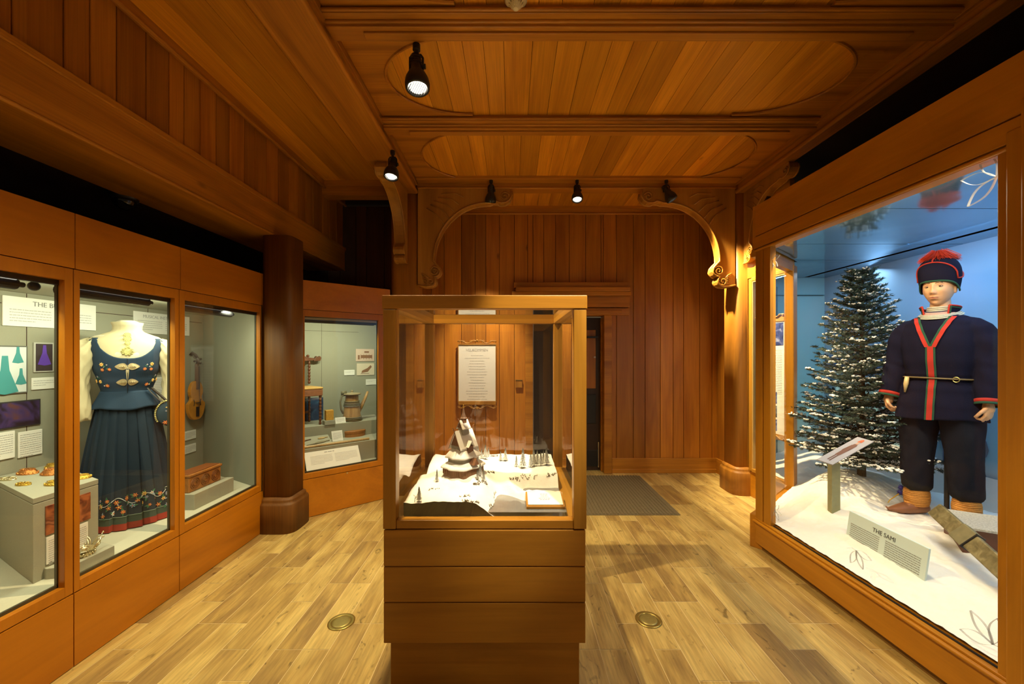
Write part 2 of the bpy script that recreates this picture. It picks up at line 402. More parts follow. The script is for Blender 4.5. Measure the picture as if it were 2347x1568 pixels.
# ceiling boards (running away from the camera)
mb = MB()
def boards_y(mb, x0, x1, y0, y1, z, wmin=.12, wmax=.19, th=.02, gap=.003):
    x = x0
    while x < x1 - .01:
        w = R.uniform(wmin, wmax); xe = min(x1, x + w)
        if x1 - xe < .05: xe = x1
        mb.box(x + gap/2, xe - gap/2, y0, y1, z, z + th, R.random()); x = xe
for (a, b_) in ((-1.6, 1.12), (1.28, 2.17), (2.33, 3.17), (3.33, 4.36), (4.49, 5.15)):
    boards_y(mb, XL - .02, XR + .05, a, b_, ZC)
boards_y(mb, -2.1, -1.30, -1.6, 4.36, ZC, .20, .27)
struct(mb, 'ceiling', M['ceil'])
mb = MB(); mb.box(-3.2, 3.75, -1.6, 5.35, ZC + .025, ZC + .06)
struct(mb, 'ceiling', M['seam'])
# joists with their rods and strips
tn = [0]
def trim(mb, mat, **k):
    tn[0] += 1; return struct(mb, 'trim_%d' % tn[0], mat, **k)
for yc in (1.20, 2.25, 3.25):
    mb = MB(); x0, x1 = XL - .01, XR + .02
    mb.box(x0, x1, yc - .085, yc + .085, ZC - .045, ZC + .02)
    mb.box(x0, x1, yc - .03, yc + .075, ZC - .075, ZC - .045)
    mb.box(x0 + .20, x1 - .20, yc + .0, yc + .055, ZC - .088, ZC - .075)
    for dy, dz in ((-.09, -.03), (-.035, -.05), (.08, -.05)):
        mb.tube([(x0, yc + dy, ZC + dz), (x1, yc + dy, ZC + dz)], .011, 8)
    trim(mb, M['beamx'], bevel=.004)
# long beams left and right, back beam, cross beam on the left
def longbeam(x0, x1, y0, y1, zb):
    mb = MB()
    mb.box(x0 + .025, x1 - .025, y0, y1, zb, ZC + .02)
    for xx in (x0 + .02, x1 - .02):
        mb.tube([(xx, y0, zb + .02), (xx, y1, zb + .02)], .022, 10)
    for xx in (x0 + .018, x1 - .018):
        mb.box(xx - .014, xx + .014, y0, y1, ZC - .05, ZC + .01)
    trim(mb, M['beamy'], bevel=.003)
longbeam(-1.335, XL, -1.6, 4.36, 3.285)
longbeam(XR - .01, XR + .13, -1.6, 4.36, 3.285)
mb = MB(); mb.box(XL - .01, XR + .02, 4.36, 4.50, 3.345, ZC + .02); mb.tube([(XL, 4.365, 3.352), (XR, 4.365, 3.352)], .014, 8); mb.box(XL, XR, 4.24, 4.37, 3.40, ZC + .01)
trim(mb, M['beamx'], bevel=.004)
mb = MB(); mb.box(-2.12, -1.33, 4.36, 4.50, 3.27, ZC + .02); mb.box(-2.12, -1.33, 4.345, 4.36, ZC - .06, ZC)
trim(mb, M['beamx'], bevel=.004)
# rounded panels: plain corner boards and their curved mouldings in each bay
def bay(ya, yb):
    ry = (yb - ya) / 2 - .03
    for side in (-1, 1):
        for end in (-1, 1):
            xc = XL if side < 0 else XR; yc = ya if end < 0 else yb
            inx, rx = .17, .55
            cx_ = xc - side * (-1) * 0
            s = -side; e = -end
            cxx = xc + s * (inx + rx); cyy = yc + e * (.03 + ry)
            arc = [(cxx - s * rx * math.cos(t), cyy - e * ry * math.sin(t)) for t in [PI/2 * k / 16 for k in range(17)]]
            mb = MB()
            poly = [(xc, yc), (xc, cyy)] + [(a, b_) for a, b_ in arc] + [(cxx, yc)]
            A = [mb.v((a, b_, ZC - .012)) for a, b_ in poly]; mb.f(A)
            B = [mb.v((a, b_, ZC)) for a, b_ in poly]
            for i in range(len(A)): mb.f([A[i], A[(i+1) % len(A)], B[(i+1) % len(A)], B[i]])
            bmesh.ops.triangulate(mb.bm, faces=[f for f in mb.bm.faces if len(f.verts) > 4])
            mb.tube([(a, b_, ZC - .014) for a, b_ in arc], .010, 6)
            trim(mb, M['beamx'])
for a, b_ in ((1.285, 2.165), (2.335, 3.165), (3.335, 4.35)): bay(a, b_)

# plank walls
def planks_wall(name, a, b_, z0, z1, holes=(), th=.02, wmin=.13, wmax=.24, mat=None, pieces=False):
    """vertical boards along the floor line a-b, outward normal to the left of a->b is hidden"""
    a = Vector((a[0], a[1], 0)); b_ = Vector((b_[0], b_[1], 0)); u = (b_ - a).normalized(); Lg = (b_ - a).length
    Mx = Matrix.Translation(a) @ Matrix.Rotation(math.atan2(u.y, u.x), 4, 'Z')
    mb = MB(Mx); s = 0
    while s < Lg - .01:
        w = R.uniform(wmin, wmax); e = min(Lg, s + w)
        if Lg - e < .06: e = Lg
        segs = [(z0, z1)]
        for (h0, h1, hz0, hz1) in holes:
            if s < h1 - .01 and e > h0 + .01:
                if s < h0 - .01: e = h0
                elif e > h1 + .01: e = h1
                segs = [(zz0, zz1) for zz0, zz1 in ((z0, hz0), (hz1, z1)) if zz1 - zz0 > .02]
        for (q0, q1) in segs: mb.box(s + .0025, e - .0025, 0, th, q0, q1, R.random())
        s = e
    o = struct(mb, name, mat or M['wall'], bevel=.0025, seg=1)
    bk = MB(Mx)
    if holes:
        h0, h1, hz0, hz1 = holes[0]
        bk.box(0, h0, th - .004, th + .05, z0, z1); bk.box(h1, Lg, th - .004, th + .05, z0, z1); bk.box(h0, h1, th - .004, th + .05, hz1, z1)
    else: bk.box(0, Lg, th - .004, th + .05, z0, z1)
    bk.build('backing', M['seam'], o)
    return o
BX0, BX1, BY = -1.2, 2.65, 5.15
planks_wall('wall_back', (BX0 - .03, BY), (BX1 + .03, BY), 0, ZC, holes=[(.30 - BX0, 1.21 - BX0, 0, 2.02)])
planks_wall('wall_right', (BX1, BY), (BX1, 4.45), 0, ZC)
planks_wall('wall_left', (BX0, 4.5), (BX0, BY), 0, ZC)
# baseboards and crown
mb = MB(); mb.box(1.28, BX1, BY - .022, BY, 0, .19); mb.box(1.28, BX1, BY - .03, BY, 0, .05); struct(mb, 'baseboard_back', M['beamx'], bevel=.004)
mb = MB(); mb.box(BX0, .16, BY - .022, BY, 0, .19); mb.box(BX0, .16, BY - .03, BY, 0, .05); struct(mb, 'baseboard_back', M['beamx'], bevel=.004)
mb = MB(); mb.box(BX1 - .022, BX1, 4.6, BY - .022, 0, .19); struct(mb, 'baseboard_right', M['beamy'], bevel=.004)
mb = MB(); mb.box(BX0, BX1, BY - .03, BY, 3.335, ZC); mb.box(BX0, BX1, BY - .05, BY - .03, 3.39, ZC); mb.tube([(BX0, BY - .035, 3.335), (BX1, BY - .035, 3.335)], .012, 8); trim(mb, M['beamx'])
# door with its surround
door = MB().box(.285, 1.165, 5.24, 5.28, .01, 2.01).build('door_1', plain('dark_door_paint', (.035, .016, .008), .5, var=.3, vscale=6), kind='structure')
MB().box(.62, 1.10, 5.228, 5.24, 1.08, 1.85).build('panel', M['wall'], door, bevel=.006)
MB().box(.62, 1.10, 5.225, 5.24, .62, 1.0).build('sign_plate', M['black'], door, bevel=.004)
MB().box(.30, 1.15, 5.23, 5.24, .06, .27).build('kick_plate', M['black'], door, bevel=.002)
MB().box(.98, 1.12, 5.17, 5.24, 1.74, 1.765).build('closer', M['black'], door, bevel=.004)
mb = MB(); mb.tube([(1.085, 5.222, 1.49), (1.085, 5.24, 1.49)], .014, 14); mb.build('lock', M['chrome'], door, smooth=False)
mb = MB(); mb.tube([(1.135, 5.225, .05), (1.135, 5.225, .38)], .012, 8); mb.build('chrome_rod', M['chrome'], door)  # thin upright chrome rod low at the door edge
mb = MB()
mb.box(1.18, 1.28, 5.10, 5.30, 0, 2.03); mb.box(1.16, 1.19, 5.2, 5.3, 0, 2.0)
mb.box(.17, .27, 5.10, 5.30, 0, 2.03)
mb.box(.15, 1.50, 5.09, 5.20, 2.03, 2.12); mb.box(.2, 1.40, 5.07, 5.10, 2.05, 2.09)
mb.box(.12, 1.50, 5.06, 5.16, 2.13, 2.27)
mb.box(.0, 1.50, 5.0, 5.16, 2.27, 2.32); mb.box(.05, 1.48, 4.97, 5.16, 2.32, 2.37); mb.box(.02, 1.47, 5.03, 5.16, 2.37, 2.44)
trim(mb, M['beamx'], bevel=.006)
mb = MB(); mb.tube([P(1385, 675, 5.055), P(1385, 675, 5.03)], .011, 10); tag(mb.build('sensor_button', M['black']), 'small round black sensor on the board over the door', 'sensor')
# back room wall seen past the door: nothing beyond

# left bulkhead, its fascia and soffit
planks_wall('wall_left', (-2.08, -1.6), (-2.08, 4.9), 2.83, ZC, wmin=.11, wmax=.2)
mb = MB(); mb.box(-2.105, -2.055, -1.6, 4.9, 2.57, 2.835); mb.box(-2.055, -2.04, -1.6, 4.9, 2.80, 2.835); mb.box(-2.52, -2.06, -1.6, 4.9, 2.555, 2.585); mb.tube([(-2.06, -1.6, 2.565), (-2.06, 4.9, 2.565)], .012, 8)
trim(mb, M['beamy'], bevel=.004)
mb = MB(); mb.box(-2.08, -2.05, -1.6, 4.9, ZC - .07, ZC); mb.tube([(-2.045, -1.6, ZC - .075), (-2.045, 4.9, ZC - .075)], .014, 8); trim(mb, M['beamy'])
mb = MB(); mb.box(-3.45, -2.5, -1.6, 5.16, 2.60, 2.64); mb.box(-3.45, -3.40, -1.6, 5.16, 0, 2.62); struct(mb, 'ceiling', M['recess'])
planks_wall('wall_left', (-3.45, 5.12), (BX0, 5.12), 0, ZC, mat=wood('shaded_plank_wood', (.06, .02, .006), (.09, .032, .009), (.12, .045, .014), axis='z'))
# right: dark recess above the large case
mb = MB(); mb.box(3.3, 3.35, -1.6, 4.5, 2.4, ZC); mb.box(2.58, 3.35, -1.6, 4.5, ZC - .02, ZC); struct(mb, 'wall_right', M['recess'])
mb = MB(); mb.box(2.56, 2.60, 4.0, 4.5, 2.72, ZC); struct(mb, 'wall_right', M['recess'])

# columns
def column(x, y, r, ztop, label, cat='column', baseR=.045, mt='post'):
    t = thing('wooden_column', label, cat, (x, y, 0))
    mb = MB(); mb.lathe([(r, .27), (r, ztop)], (x, y, 0), 40, 5.0); mb.build('shaft', M[mt], t, smooth=True)
    rb = r + baseR
    mb = MB(); mb.lathe([(rb, 0), (rb, .235), (rb - .006, .25), (rb - .02, .258), (rb - .018, .27), (rb - .022, .285), (r + .006, .295), (r - .01, .31)], (x, y, 0), 40, 4.0); mb.build('base', M[mt], t, smooth=True)
    return t
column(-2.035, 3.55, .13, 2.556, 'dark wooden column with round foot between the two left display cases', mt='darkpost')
column(-1.183, 4.50, .152, ZC, 'squared wooden post carrying the left carved arch bracket, behind the glass case')
column(2.585, 4.48, .148, ZC, 'brightly lit wooden post with round foot at the right end of the carved arch')
# wall strip beside left case (between column and angled case)
# carved brackets
def bracket_poly(k=1.0):
    pts = [(0, 0), (1.0, 0), (1.02, -.03), (1.03, -.08), (1.0, -.13), (.96, -.155), (.90, -.16), (.86, -.14), (.82, -.145), (.79, -.16)]
    for i in range(17):
        t = PI/2 * i / 16
        pts.append((.76 - .59 * math.sin(t), -.80 + .64 * math.cos(t) - .0))
    pts += [(.20, -.83), (.235, -.87), (.245, -.91), (.23, -.945), (.20, -.965), (.165, -.965), (.185, -.985), (.195, -1.02), (.185, -1.05), (.15, -1.07), (.09, -1.075), (.05, -1.07), (0, -1.06)]
    return [(a * k, b_ * k) for a, b_ in pts]
def bracket(origin, rz, label, k=1.0, th=.09, group=None):
    t = thing('carved_bracket', label, 'bracket', origin, rz)
    Mx = frame(origin, rz)
    mb = MB(Mx); poly = bracket_poly(k); mb.prism(poly, -th/2, th/2, 'y')
    bmesh.ops.triangulate(mb.bm, faces=[f for f in mb.bm.faces if len(f.verts) > 4])
    mb.build('body', M['carve'], t)
    mb = MB(Mx)
    inner = [(a, -th/2 - .004, b_) for a, b_ in poly[2:40]]
    mb.tube(inner, .011 * k, 6)
    mb.tube([(a, th/2 + .004, b_) for a, b_ in poly[2:40]], .011 * k, 6)
    mb.build('edge_bead', M['carve'], t, smooth=True)
    mb = MB(Mx)
    for cx_, cz_, r0, n_, s_ in ((.185 * k, -.905 * k, .055 * k, 26, 1), (.14 * k, -1.02 * k, .048 * k, 22, -1), (.95 * k, -.09 * k, .05 * k, 22, 1)):
        sp = []
        for i in range(n_):
            a = s_ * i * .42 + .3; rr = r0 * (1 - i / n_ * .85)
            sp.append((cx_ + rr * math.cos(a), -th/2 - .006, cz_ + rr * math.sin(a)))
        mb.tube(sp, .0085 * k, 6)
    for i in range(6):
        q = i / 5; mb.tube([(.04 * k + .03 * q, -th/2 - .003, (-.93 - .02 * i) * k), (.08 * k + .02 * q, -th/2 - .01, (-.95 - .02 * i) * k), (.12 * k, -th/2 - .004, (-.99 - .012 * i) * k)], .006 * k, 5)
    for i in range(5):
        a0 = .3 + i * .16
        mb.tube([(.30 * k + .05 * i * k, -th/2 - .002, (-.42 + .08 * i) * k), (.22 * k + .05 * i * k, -th/2 - .006, (-.30 + .06 * i) * k), (.10 * k + .04 * i * k, -th/2 - .002, (-.22 + .04 * i) * k)], .006 * k, 5)
    mb.build('scroll_carving', M['carve'], t, smooth=True)
    return t
bracket((-1.03, 4.40, 3.345), 0, 'left carved scroll bracket of the wooden arch')
bracket((2.44, 4.40, 3.345), 0, 'right carved scroll bracket of the wooden arch')
# the right one is its mirror image
mir = bpy.data.objects['carved_bracket.001']; mir.scale = (-1, 1, 1)
for ch in mir.children:
    pass
b3 = bracket((-1.19, 4.35, 3.285), -PI/2, 'narrow carved bracket seen edge-on beside the left post', .72, .10)
b4 = bracket((2.56, 4.35, 3.285), -PI/2, 'shadowed carved bracket above the right lit post', .72, .08)

# door mat
mb = MB()
mat_x0, mat_x1, mat_y0, mat_y1 = .1, 1.60, 3.78, 5.0
mb.box(mat_x0, mat_x1, mat_y0, mat_y1, 0.0005, .006)
x = mat_x0 + .02
while x < mat_x1 - .03:
    mb.box(x, x + .018, mat_y0 + .012, mat_y1, .006, .011, .2); x += .034
tag(mb.build('door_mat', plain('ribbed_mat', (.17, .135, .075), .9, var=.3, vscale=60), bevel=.001), 'long ribbed brown mat in front of the back door', 'mat')

# recessed floor lights
def floor_light(x, y, label):
    t = thing('floor_light', label, 'floor light', (x, y, 0), group='round brass floor lights')
    mb = MB(); mb.lathe([(.074, .0003), (.074, .003), (.066, .0055), (.054, .0045), (.052, .003), (.052, .001)], (x, y, 0), 40, caps=False); mb.build('ring', M['brass'], t, smooth=True)
    mb = MB(); mb.lathe([(.052, .0008), (.052, .0028), (.040, .0045), (.02, .0055), (.004, .0058)], (x, y, 0), 32); mb.build('cover', plain('brass_cover', (.36, .30, .10), .4, .6, var=.2, vscale=80), t, smooth=True)
floor_light(*PZ(783, 1426, 0)[:2], 'round brass floor light left of the wooden pedestal')
floor_light(*PZ(1487, 1421, 0)[:2], 'round brass floor light right of the wooden pedestal')

# smoke detector / sprinkler rose
p = P(1183, 12, 2.12); p.z = ZC
t = thing('smoke_detector', 'cream ribbed round detector on the ceiling boards', 'smoke detector', p)
mb = MB(); mb.lathe([(.060, 0), (.060, -.018), (.05, -.026), (.036, -.030)], p, 28); mb.build('base', plain('cream_plastic', (.5, .42, .26), .5), t, smooth=True)
mb = MB(); mb.lathe([(.020, -.03), (.030, -.040), (.022, -.055), (.008, -.062)], p, 20)
for k in range(14):
    a = 2*PI*k/14; mb.tube([(p.x + .04*math.cos(a), p.y + .04*math.sin(a), p.z - .030), (p.x + .012*math.cos(a), p.y + .012*math.sin(a), p.z - .062)], .0035, 5)
mb.build('cage', plain('cream_plastic_bright', (.68, .6, .4), .4), t)
# dome camera in the left recess
p = Vector((-2.55, 2.62, 2.60))
t = thing('dome_camera', 'black dome security camera on the dark soffit over the dress case', 'camera', p)
mb = MB(); mb.lathe([(.075, 0), (.075, -.05), (.068, -.062)], p, 28); mb.build('housing', M['black'], t, smooth=True)
mb = MB(); mb.ball((p.x, p.y, p.z - .06), .062, 24, 16); mb.build('dome', plain('smoked_dome', (.01, .01, .012), .08), t, smooth=True)

# track spotlights
def spotlight(mount, aim, label, k=1.0, energy=60, angle=70, color=WARM, blend=.7, soft=.035, group='black ceiling spotlights', blindside=False):
    mount = Vector(mount); t = thing('ceiling_spotlight', label, 'spotlight', mount, group=group)
    d = (Vector(aim) - mount).normalized()
    pv = mount + Vector((0, 0, -.115 * k))                         # yoke pivot
    mb = MB(); mb.lathe([(.020*k, 0), (.020*k, -.03*k), (.012*k, -.034*k), (.012*k, -.055*k)], mount, 16); mb.build('stem', M['black'], t)
    mb = MB(); w = .034 * k
    mb.tube([pv + Vector((-w, 0, -.02*k)), pv + Vector((-w, 0, .045*k)), pv + Vector((-w*.7, 0, .06*k)), pv + Vector((w*.7, 0, .06*k)), pv + Vector((w, 0, .045*k)), pv + Vector((w, 0, -.02*k))], .006*k, 6)
    mb.tube([pv + Vector((w, 0, 0)), pv + Vector((w + .014*k, 0, 0))], .013*k, 10)
    mb.build('yoke', M['black'], t)
    Q = Matrix.Translation(pv) @ d.to_track_quat('Z', 'Y').to_matrix().to_4x4()
    mb = MB(Q)
    mb.lathe([(.018*k, -.065*k), (.026*k, -.06*k), (.028*k, -.01*k), (.030*k, .02*k), (.046*k, .045*k), (.060*k, .075*k), (.064*k, .10*k), (.062*k, .125*k), (.055*k, .132*k), (.050*k, .125*k), (.045*k, .112*k)], n=28)
    for z_ in (-.045, -.03, -.015): mb.lathe([(.031*k, z_*k), (.033*k, (z_+.003)*k), (.031*k, (z_+.006)*k)], n=24, caps=False)
    mb.build('housing', M['black'], t, smooth=True)
    mb = MB(Q); mb.lathe([(.046*k, .1125*k), (.044*k, .119*k), (.03*k, .122*k), (.004*k, .123*k)], n=24); mb.build('lens', M['lens'], t, smooth=True)
    mb = MB(Q)
    for q in range(-4, 5):
        hw = math.sqrt(max(0, .047**2 - (q*.0105)**2)) * k
        mb.box(q*.0105*k - .001*k, q*.0105*k + .001*k, -hw, hw, .124*k, .132*k)
    mb.build('louvre', M['black'], t)
    lamp('spot_beam', 'SPOT', pv + d * .145 * k, pv + d, energy, color, soft * k, angle=angle, blend=blend)
    return t
spotlight((-.56, 2.335, 3.345), (-.30, 1.95, 0), 'nearest and largest ceiling spotlight, on the first cross beam', 1.12, 340, 125, soft=.014)
spotlight((-1.03, 3.44, 3.285), (-1.2, 2.7, 0), 'lit ceiling spotlight on the long left beam', 1.0, 24, 95)
spotlight((-.225, 4.285, 3.40), (-.42, 5.15, 1.15), 'unlit-looking spotlight turned to the wall, left of three on the back beam', .95, 330, 50, (1, .84, .55))
spotlight((.70, 4.285, 3.40), (.60, 3.2, 0), 'middle of the three spotlights on the back beam', .95, 60, 90)
spotlight((1.66, 4.285, 3.40), (2.62, 4.10, 1.75), 'right one of three spotlights on the back beam, tilted sideways', .95, 760, 60)

# sign on back wall
def ornament(mb, Mx, w, k=1.0, flip=1):
    for s_ in (-1, 1):
        pts = []
        for i in range(30):
            q = i / 29; x_ = s_ * (w * .5) * q; z_ = flip * (.018 + .016 * math.sin(q * 9.0) * (1 - q * .3)) * k
            pts.append(Mx @ Vector((x_, 0, z_)))
        mb.tube(pts, [.006 * k] * 30, 6)
        for cx_ in (.16, .36, .48):
            sp = [Mx @ Vector((s_ * (cx_ * w + (.016 - i * .0009) * k * math.cos(i * .6)), -.002, flip * (.020 * k) + (.016 - i * .0009) * k * math.sin(i * .6))) for i in range(16)]
            mb.tube(sp, .0035 * k, 5)
    mb.ball(Mx @ Vector((0, 0, flip * .034 * k)), .012 * k, 8, 6)
sx0, sx1 = P(1051, 0, 5.1).x, P(1137, 0, 5.1).x
sz1, sz0 = P(0, 790, 5.1).z, P(0, 920, 5.1).z
t = thing('welcome_sign', 'white welcome text board in a carved wooden frame on the back wall', 'sign', ((sx0+sx1)/2, 5.13, sz0))
MB().box(sx0, sx1, 5.10, 5.128, sz0, sz1).build('board', M['card'], t, bevel=.003)
mb = MB(); mb.box(sx0 - .008, sx0 + .004, 5.09, 5.13, sz0 - .01, sz1 + .01); mb.box(sx1 - .004, sx1 + .008, 5.09, 5.13, sz0 - .01, sz1 + .01); mb.box(sx0, sx1, 5.09, 5.13, sz1 - .004, sz1 + .01); mb.box(sx0, sx1, 5.09, 5.13, sz0 - .045, sz0 + .004)
mb.build('frame', M['carve'], t, bevel=.003)
for nm, zz, fl_ in (('crest', sz1 + .012, 1), ('apron', sz0 - .05, -1)):
    mb = MB(); ornament(mb, Matrix.Translation(((sx0+sx1)/2, 5.10, zz)), (sx1 - sx0), 1.25, fl_); mb.build(nm, M['carve'], t, smooth=True)
text_obj('VELKOMMEN', .048, Matrix.Translation(((sx0+sx1)/2, 5.098, sz1 - .07)) @ Matrix.Rotation(PI/2, 4, 'X'), M['inklight'], t)
mb = MB(Matrix.Translation((0, 5.10, 0))); words(mb, sx0 + .06, sx1 - .06, sz1 - .14, 17, .035, .006, center=True); mb.build('small_print', M['inklight'], t)
# switch plate
t = thing('wall_plate', 'small square wooden wall plate between sign and door', 'wall plate', P(1190, 880, 5.14))
q = P(1190, 880, 5.14); MB().box(q.x - .045, q.x + .045, 5.12, 5.15, q.z - .05, q.z + .05).build('plate', M['post'], t, bevel=.004)
MB().box(q.x - .045, q.x + .045, 5.115, 5.13, q.z + .045, q.z + .055).build('top_edge', M['brass'], t)
# ================================================= LEFT DISPLAY CASES
def show_case(root, Mx, seams, panes, hseams, y0, y1, zt=2.22, endcap=True, wy='caby'):
    """local frame: x = along the front, y = outward normal at the glass face pointing to the room is -y? (see below)
    local x runs along the front, local -y faces the room, z up."""
    # base boards
    ed = [y0] + list(seams) + [y1]
    for a, b_ in zip(ed, ed[1:]):
        MB(Mx).box(a + .002, b_ - .002, 0, .03, .004, .358).build('base_panel', M[wy], root, bevel=.0015)
    eh = [y0] + list(hseams) + [y1]
    for a, b_ in zip(eh, eh[1:]):
        MB(Mx).box(a + .002, b_ - .002, 0, .03, 1.949, zt).build('header_panel', M[wy], root, bevel=.0015)
    mb = MB(Mx); mb.box(y0, y1, .02, .05, 0, .40); mb.box(y0, y1, .02, .05, 1.90, zt - .01)
    for s_ in seams: mb.box(s_ - .006, s_ + .006, .012, .05, .3, 1.96)
    mb.box(y0, y1, .012, .05, .352, .366); mb.box(y0, y1, .012, .05, 1.942, 1.954)
    mb.build('shadow_gap', M['seam'], root)
    for (a, b_), (p0, p1) in zip(zip(ed, ed[1:]), panes):
        zb, zt_ = .412, 1.885
        mb = MB(Mx)
        mb.box(a + .002, p0, .002, .034, .363, 1.945); mb.box(p1, b_ - .002, .002, .034, .363, 1.945)
        mb.box(p0, p1, .002, .034, .363, zb); mb.box(p0, p1, .002, .034, zt_, 1.945)
        fr = mb.build('pane_frame', M['cabz'], root, bevel=.0015)
        MB(Mx).box(p0 - .006, p1 + .006, .022, .028, zb - .006, zt_ + .006).build('glass', M['glass'], fr)
        mb = MB(Mx)
        for (q0, q1, r0, r1) in ((p0 - .012, p0 + .001, zb, zt_), (p1 - .006, p1 + .012, zb, zt_), (p0, p1, zb - .01, zb + .014), (p0, p1, zt_ - .006, zt_ + .01)):
            mb.box(q0, q1, .034, .046, r0, r1)
        mb.build('gasket', M['darkframe'], fr)
# ---- long case: local x = +Y (along wall), local y = -X  (into the wall)
XF = -2.14
MA = Matrix.Translation((XF, 0, 0)) @ Matrix.Rotation(PI/2, 4, 'Z')
caseA = thing('display_case', 'long wooden display case along the left wall holding the folk costume', 'display case', (XF - .4, 2.2, 0))
show_case(caseA, MA, [1.946, 2.564], [(1.20, 1.908), (1.975, 2.531), (2.609, 3.386)], [1.952, 2.572], 1.14, 3.425)
zf, zc_ = .398, 1.905
XB = -3.0
mb = MB()
mb.box(XB - .03, XF - .05, .9, 3.95, zf - .03, zf)
mb.build('case_floor', plain('pale_floor_fabric', (.50, .50, .40), .95, var=.1, vscale=250), caseA)
mb = MB(); mb.box(XB - .03, XB, .9, 3.95, zf - .03, 2.0)
ea, eb = Vector((XB, 3.87, 0)), Vector((-2.19, 3.40, 0)); u = (eb - ea).normalized(); n_ = Vector((-u.y, u.x, 0))
mb.prism([(ea.x, ea.y), (eb.x, eb.y), (eb.x + n_.x*.03, eb.y + n_.y*.03), (ea.x + n_.x*.03, ea.y + n_.y*.03)], zf - .03, 2.0)
mb.box(XB, XF - .05, .87, .9, zf, 2.0)
mb.build('lining', M['fabric'], caseA)
mb = MB(); mb.box(XB - .03, XF - .03, .87, 3.9, zc_, zc_ + .03)
mb.build('case_ceiling', plain('case_ceiling_paint', (.35, .36, .28), .9), caseA)
mb = MB()
for yy in (2.46, 2.735, 3.28): mb.box(XB, XB + .0015, yy, yy + .003, zf, zc_)
mb.box(XB, XB + .002, .9, 3.85, 1.83, 1.834); mb.build('panel_seam', M['seam'], caseA)
mb = MB(); mb.box(XF - .05, XF - .03, 1.14, 3.42, 1.86, 1.93); mb.box(XF - .05, XF + .0, 3.405, 3.42, 0, 2.2); mb.build('inner_rail', M['black'], caseA)
MB().box(XB, XF - .03, 1.14, 1.16, .0, 2.21).build('side_panel', M['cabz'], caseA)
MB().box(XF - .03, XF + 0, 3.412, 3.425, .0, 2.22).build('side_panel', M['cabz'], caseA)
def strip_light(a, b_, label, r=.026, M0=None):
    a = Vector(a); b_ = Vector(b_); t = thing('strip_light', label, 'light', (a + b_) / 2, group=None)
    mb = MB(); mb.tube([a, b_], r, 12); mb.build('housing', M['black'], t, smooth=False, bevel=.002)
    d = (b_ - a).normalized()
    side = d.cross(Vector((0, 0, 1))).normalized()
    if side.dot(E - a) < 0: side = -side
    mb = MB(); o_ = side * r * .7 + Vector((0, 0, r * .95))
    mb.tube([a + d*.01 + o_, b_ - d*.01 + o_], r * .32, 8); mb.build('reflector_edge', M['tube'], t)
    mb = MB()
    for q in (a + d * .04, b_ - d * .04): mb.tube([q, q + Vector((0, 0, .05))], .006, 6)
    mb.tube([b_, b_ + d * .03], .012, 8); mb.build('bracket', M['black'], t)
    return t
strip_light((-2.245, 1.25, 1.848), (-2.245, 1.80, 1.848), 'black strip light at the top of the left pane of the dress case')
strip_light((-2.235, 1.96, 1.848), (-2.235, 2.44, 1.848), 'black strip light above the headless costume form')
strip_light((-2.235, 2.62, 1.848), (-2.235, 3.16, 1.848), 'black strip light over the empty end of the dress case')
# small clip lamp at the top of the first pane
t = thing('clip_lamp', 'tiny black clip lamp beside the strip light, top right of first pane', 'lamp', (-2.25, 1.875, 1.86))
mb = MB(); mb.ball((-2.25, 1.875, 1.85), .022, 12, 8); mb.build('shade', M['black'], t, smooth=True)
mb = MB(); mb.tube([(-2.25, 1.875, 1.87), (-2.25, 1.855, 1.90)], .006, 8); mb.build('arm', M['black'], t)

# ---- cards and pictures on the back wall of the long case (pixel -> wall plane)
XW = XB + .002
def wallcard(name, label, cat, pxl, pxr, pyt, pyb, mat=None, side='r', th=.008, x=XW, border=None, rows=0, title=None, tsize=.03, tink='ink', rowh=.0035, rowdz=.011, cols=1, toff=.03, group=None, y0=None):
    """pyt,pyb measured at the px given by side"""
    ya = y0 if y0 is not None else PX(pxl, 0, x).y; yb = PX(pxr, 0, x).y
    ref = pxr if side == 'r' else pxl
    zt_ = PX(ref, pyt, x).z; zb = PX(ref, pyb, x).z
    t = thing(name, label, cat, (x + th/2, (ya+yb)/2, zb), group=group)
    MB().box(x, x + th, ya, yb, zb, zt_).build('board', border or M['card'], t, bevel=.0015)
    Mx = Matrix.Translation((x + th, 0, 0)) @ Matrix.Rotation(PI/2, 4, 'Z')
    if mat: MB(Mx).box(ya + .008, yb - .008, -.0015, 0, zb + .008, zt_ - .008).build('picture', mat, t)
    if title: text_obj(title, tsize, Matrix.Translation((x + th + .001, (ya+yb)/2, zt_ - toff)) @ Matrix.Rotation(PI/2, 4, 'Z') @ Matrix.Rotation(PI/2, 4, 'X'), M[tink], t)
    if rows:
        mb = MB(Mx); W = (yb - ya)
        for c in range(cols):
            a = ya + W * (.06 + c * (.94 / cols)); b_ = ya + W * ((c + 1) * (.94 / cols) - .0)
            words(mb, a, b_, zt_ - (toff + tsize * 1.0 if title else .02), rows, rowdz, rowh)
        mb.build('small_print', M['inklight'], t)
    return t
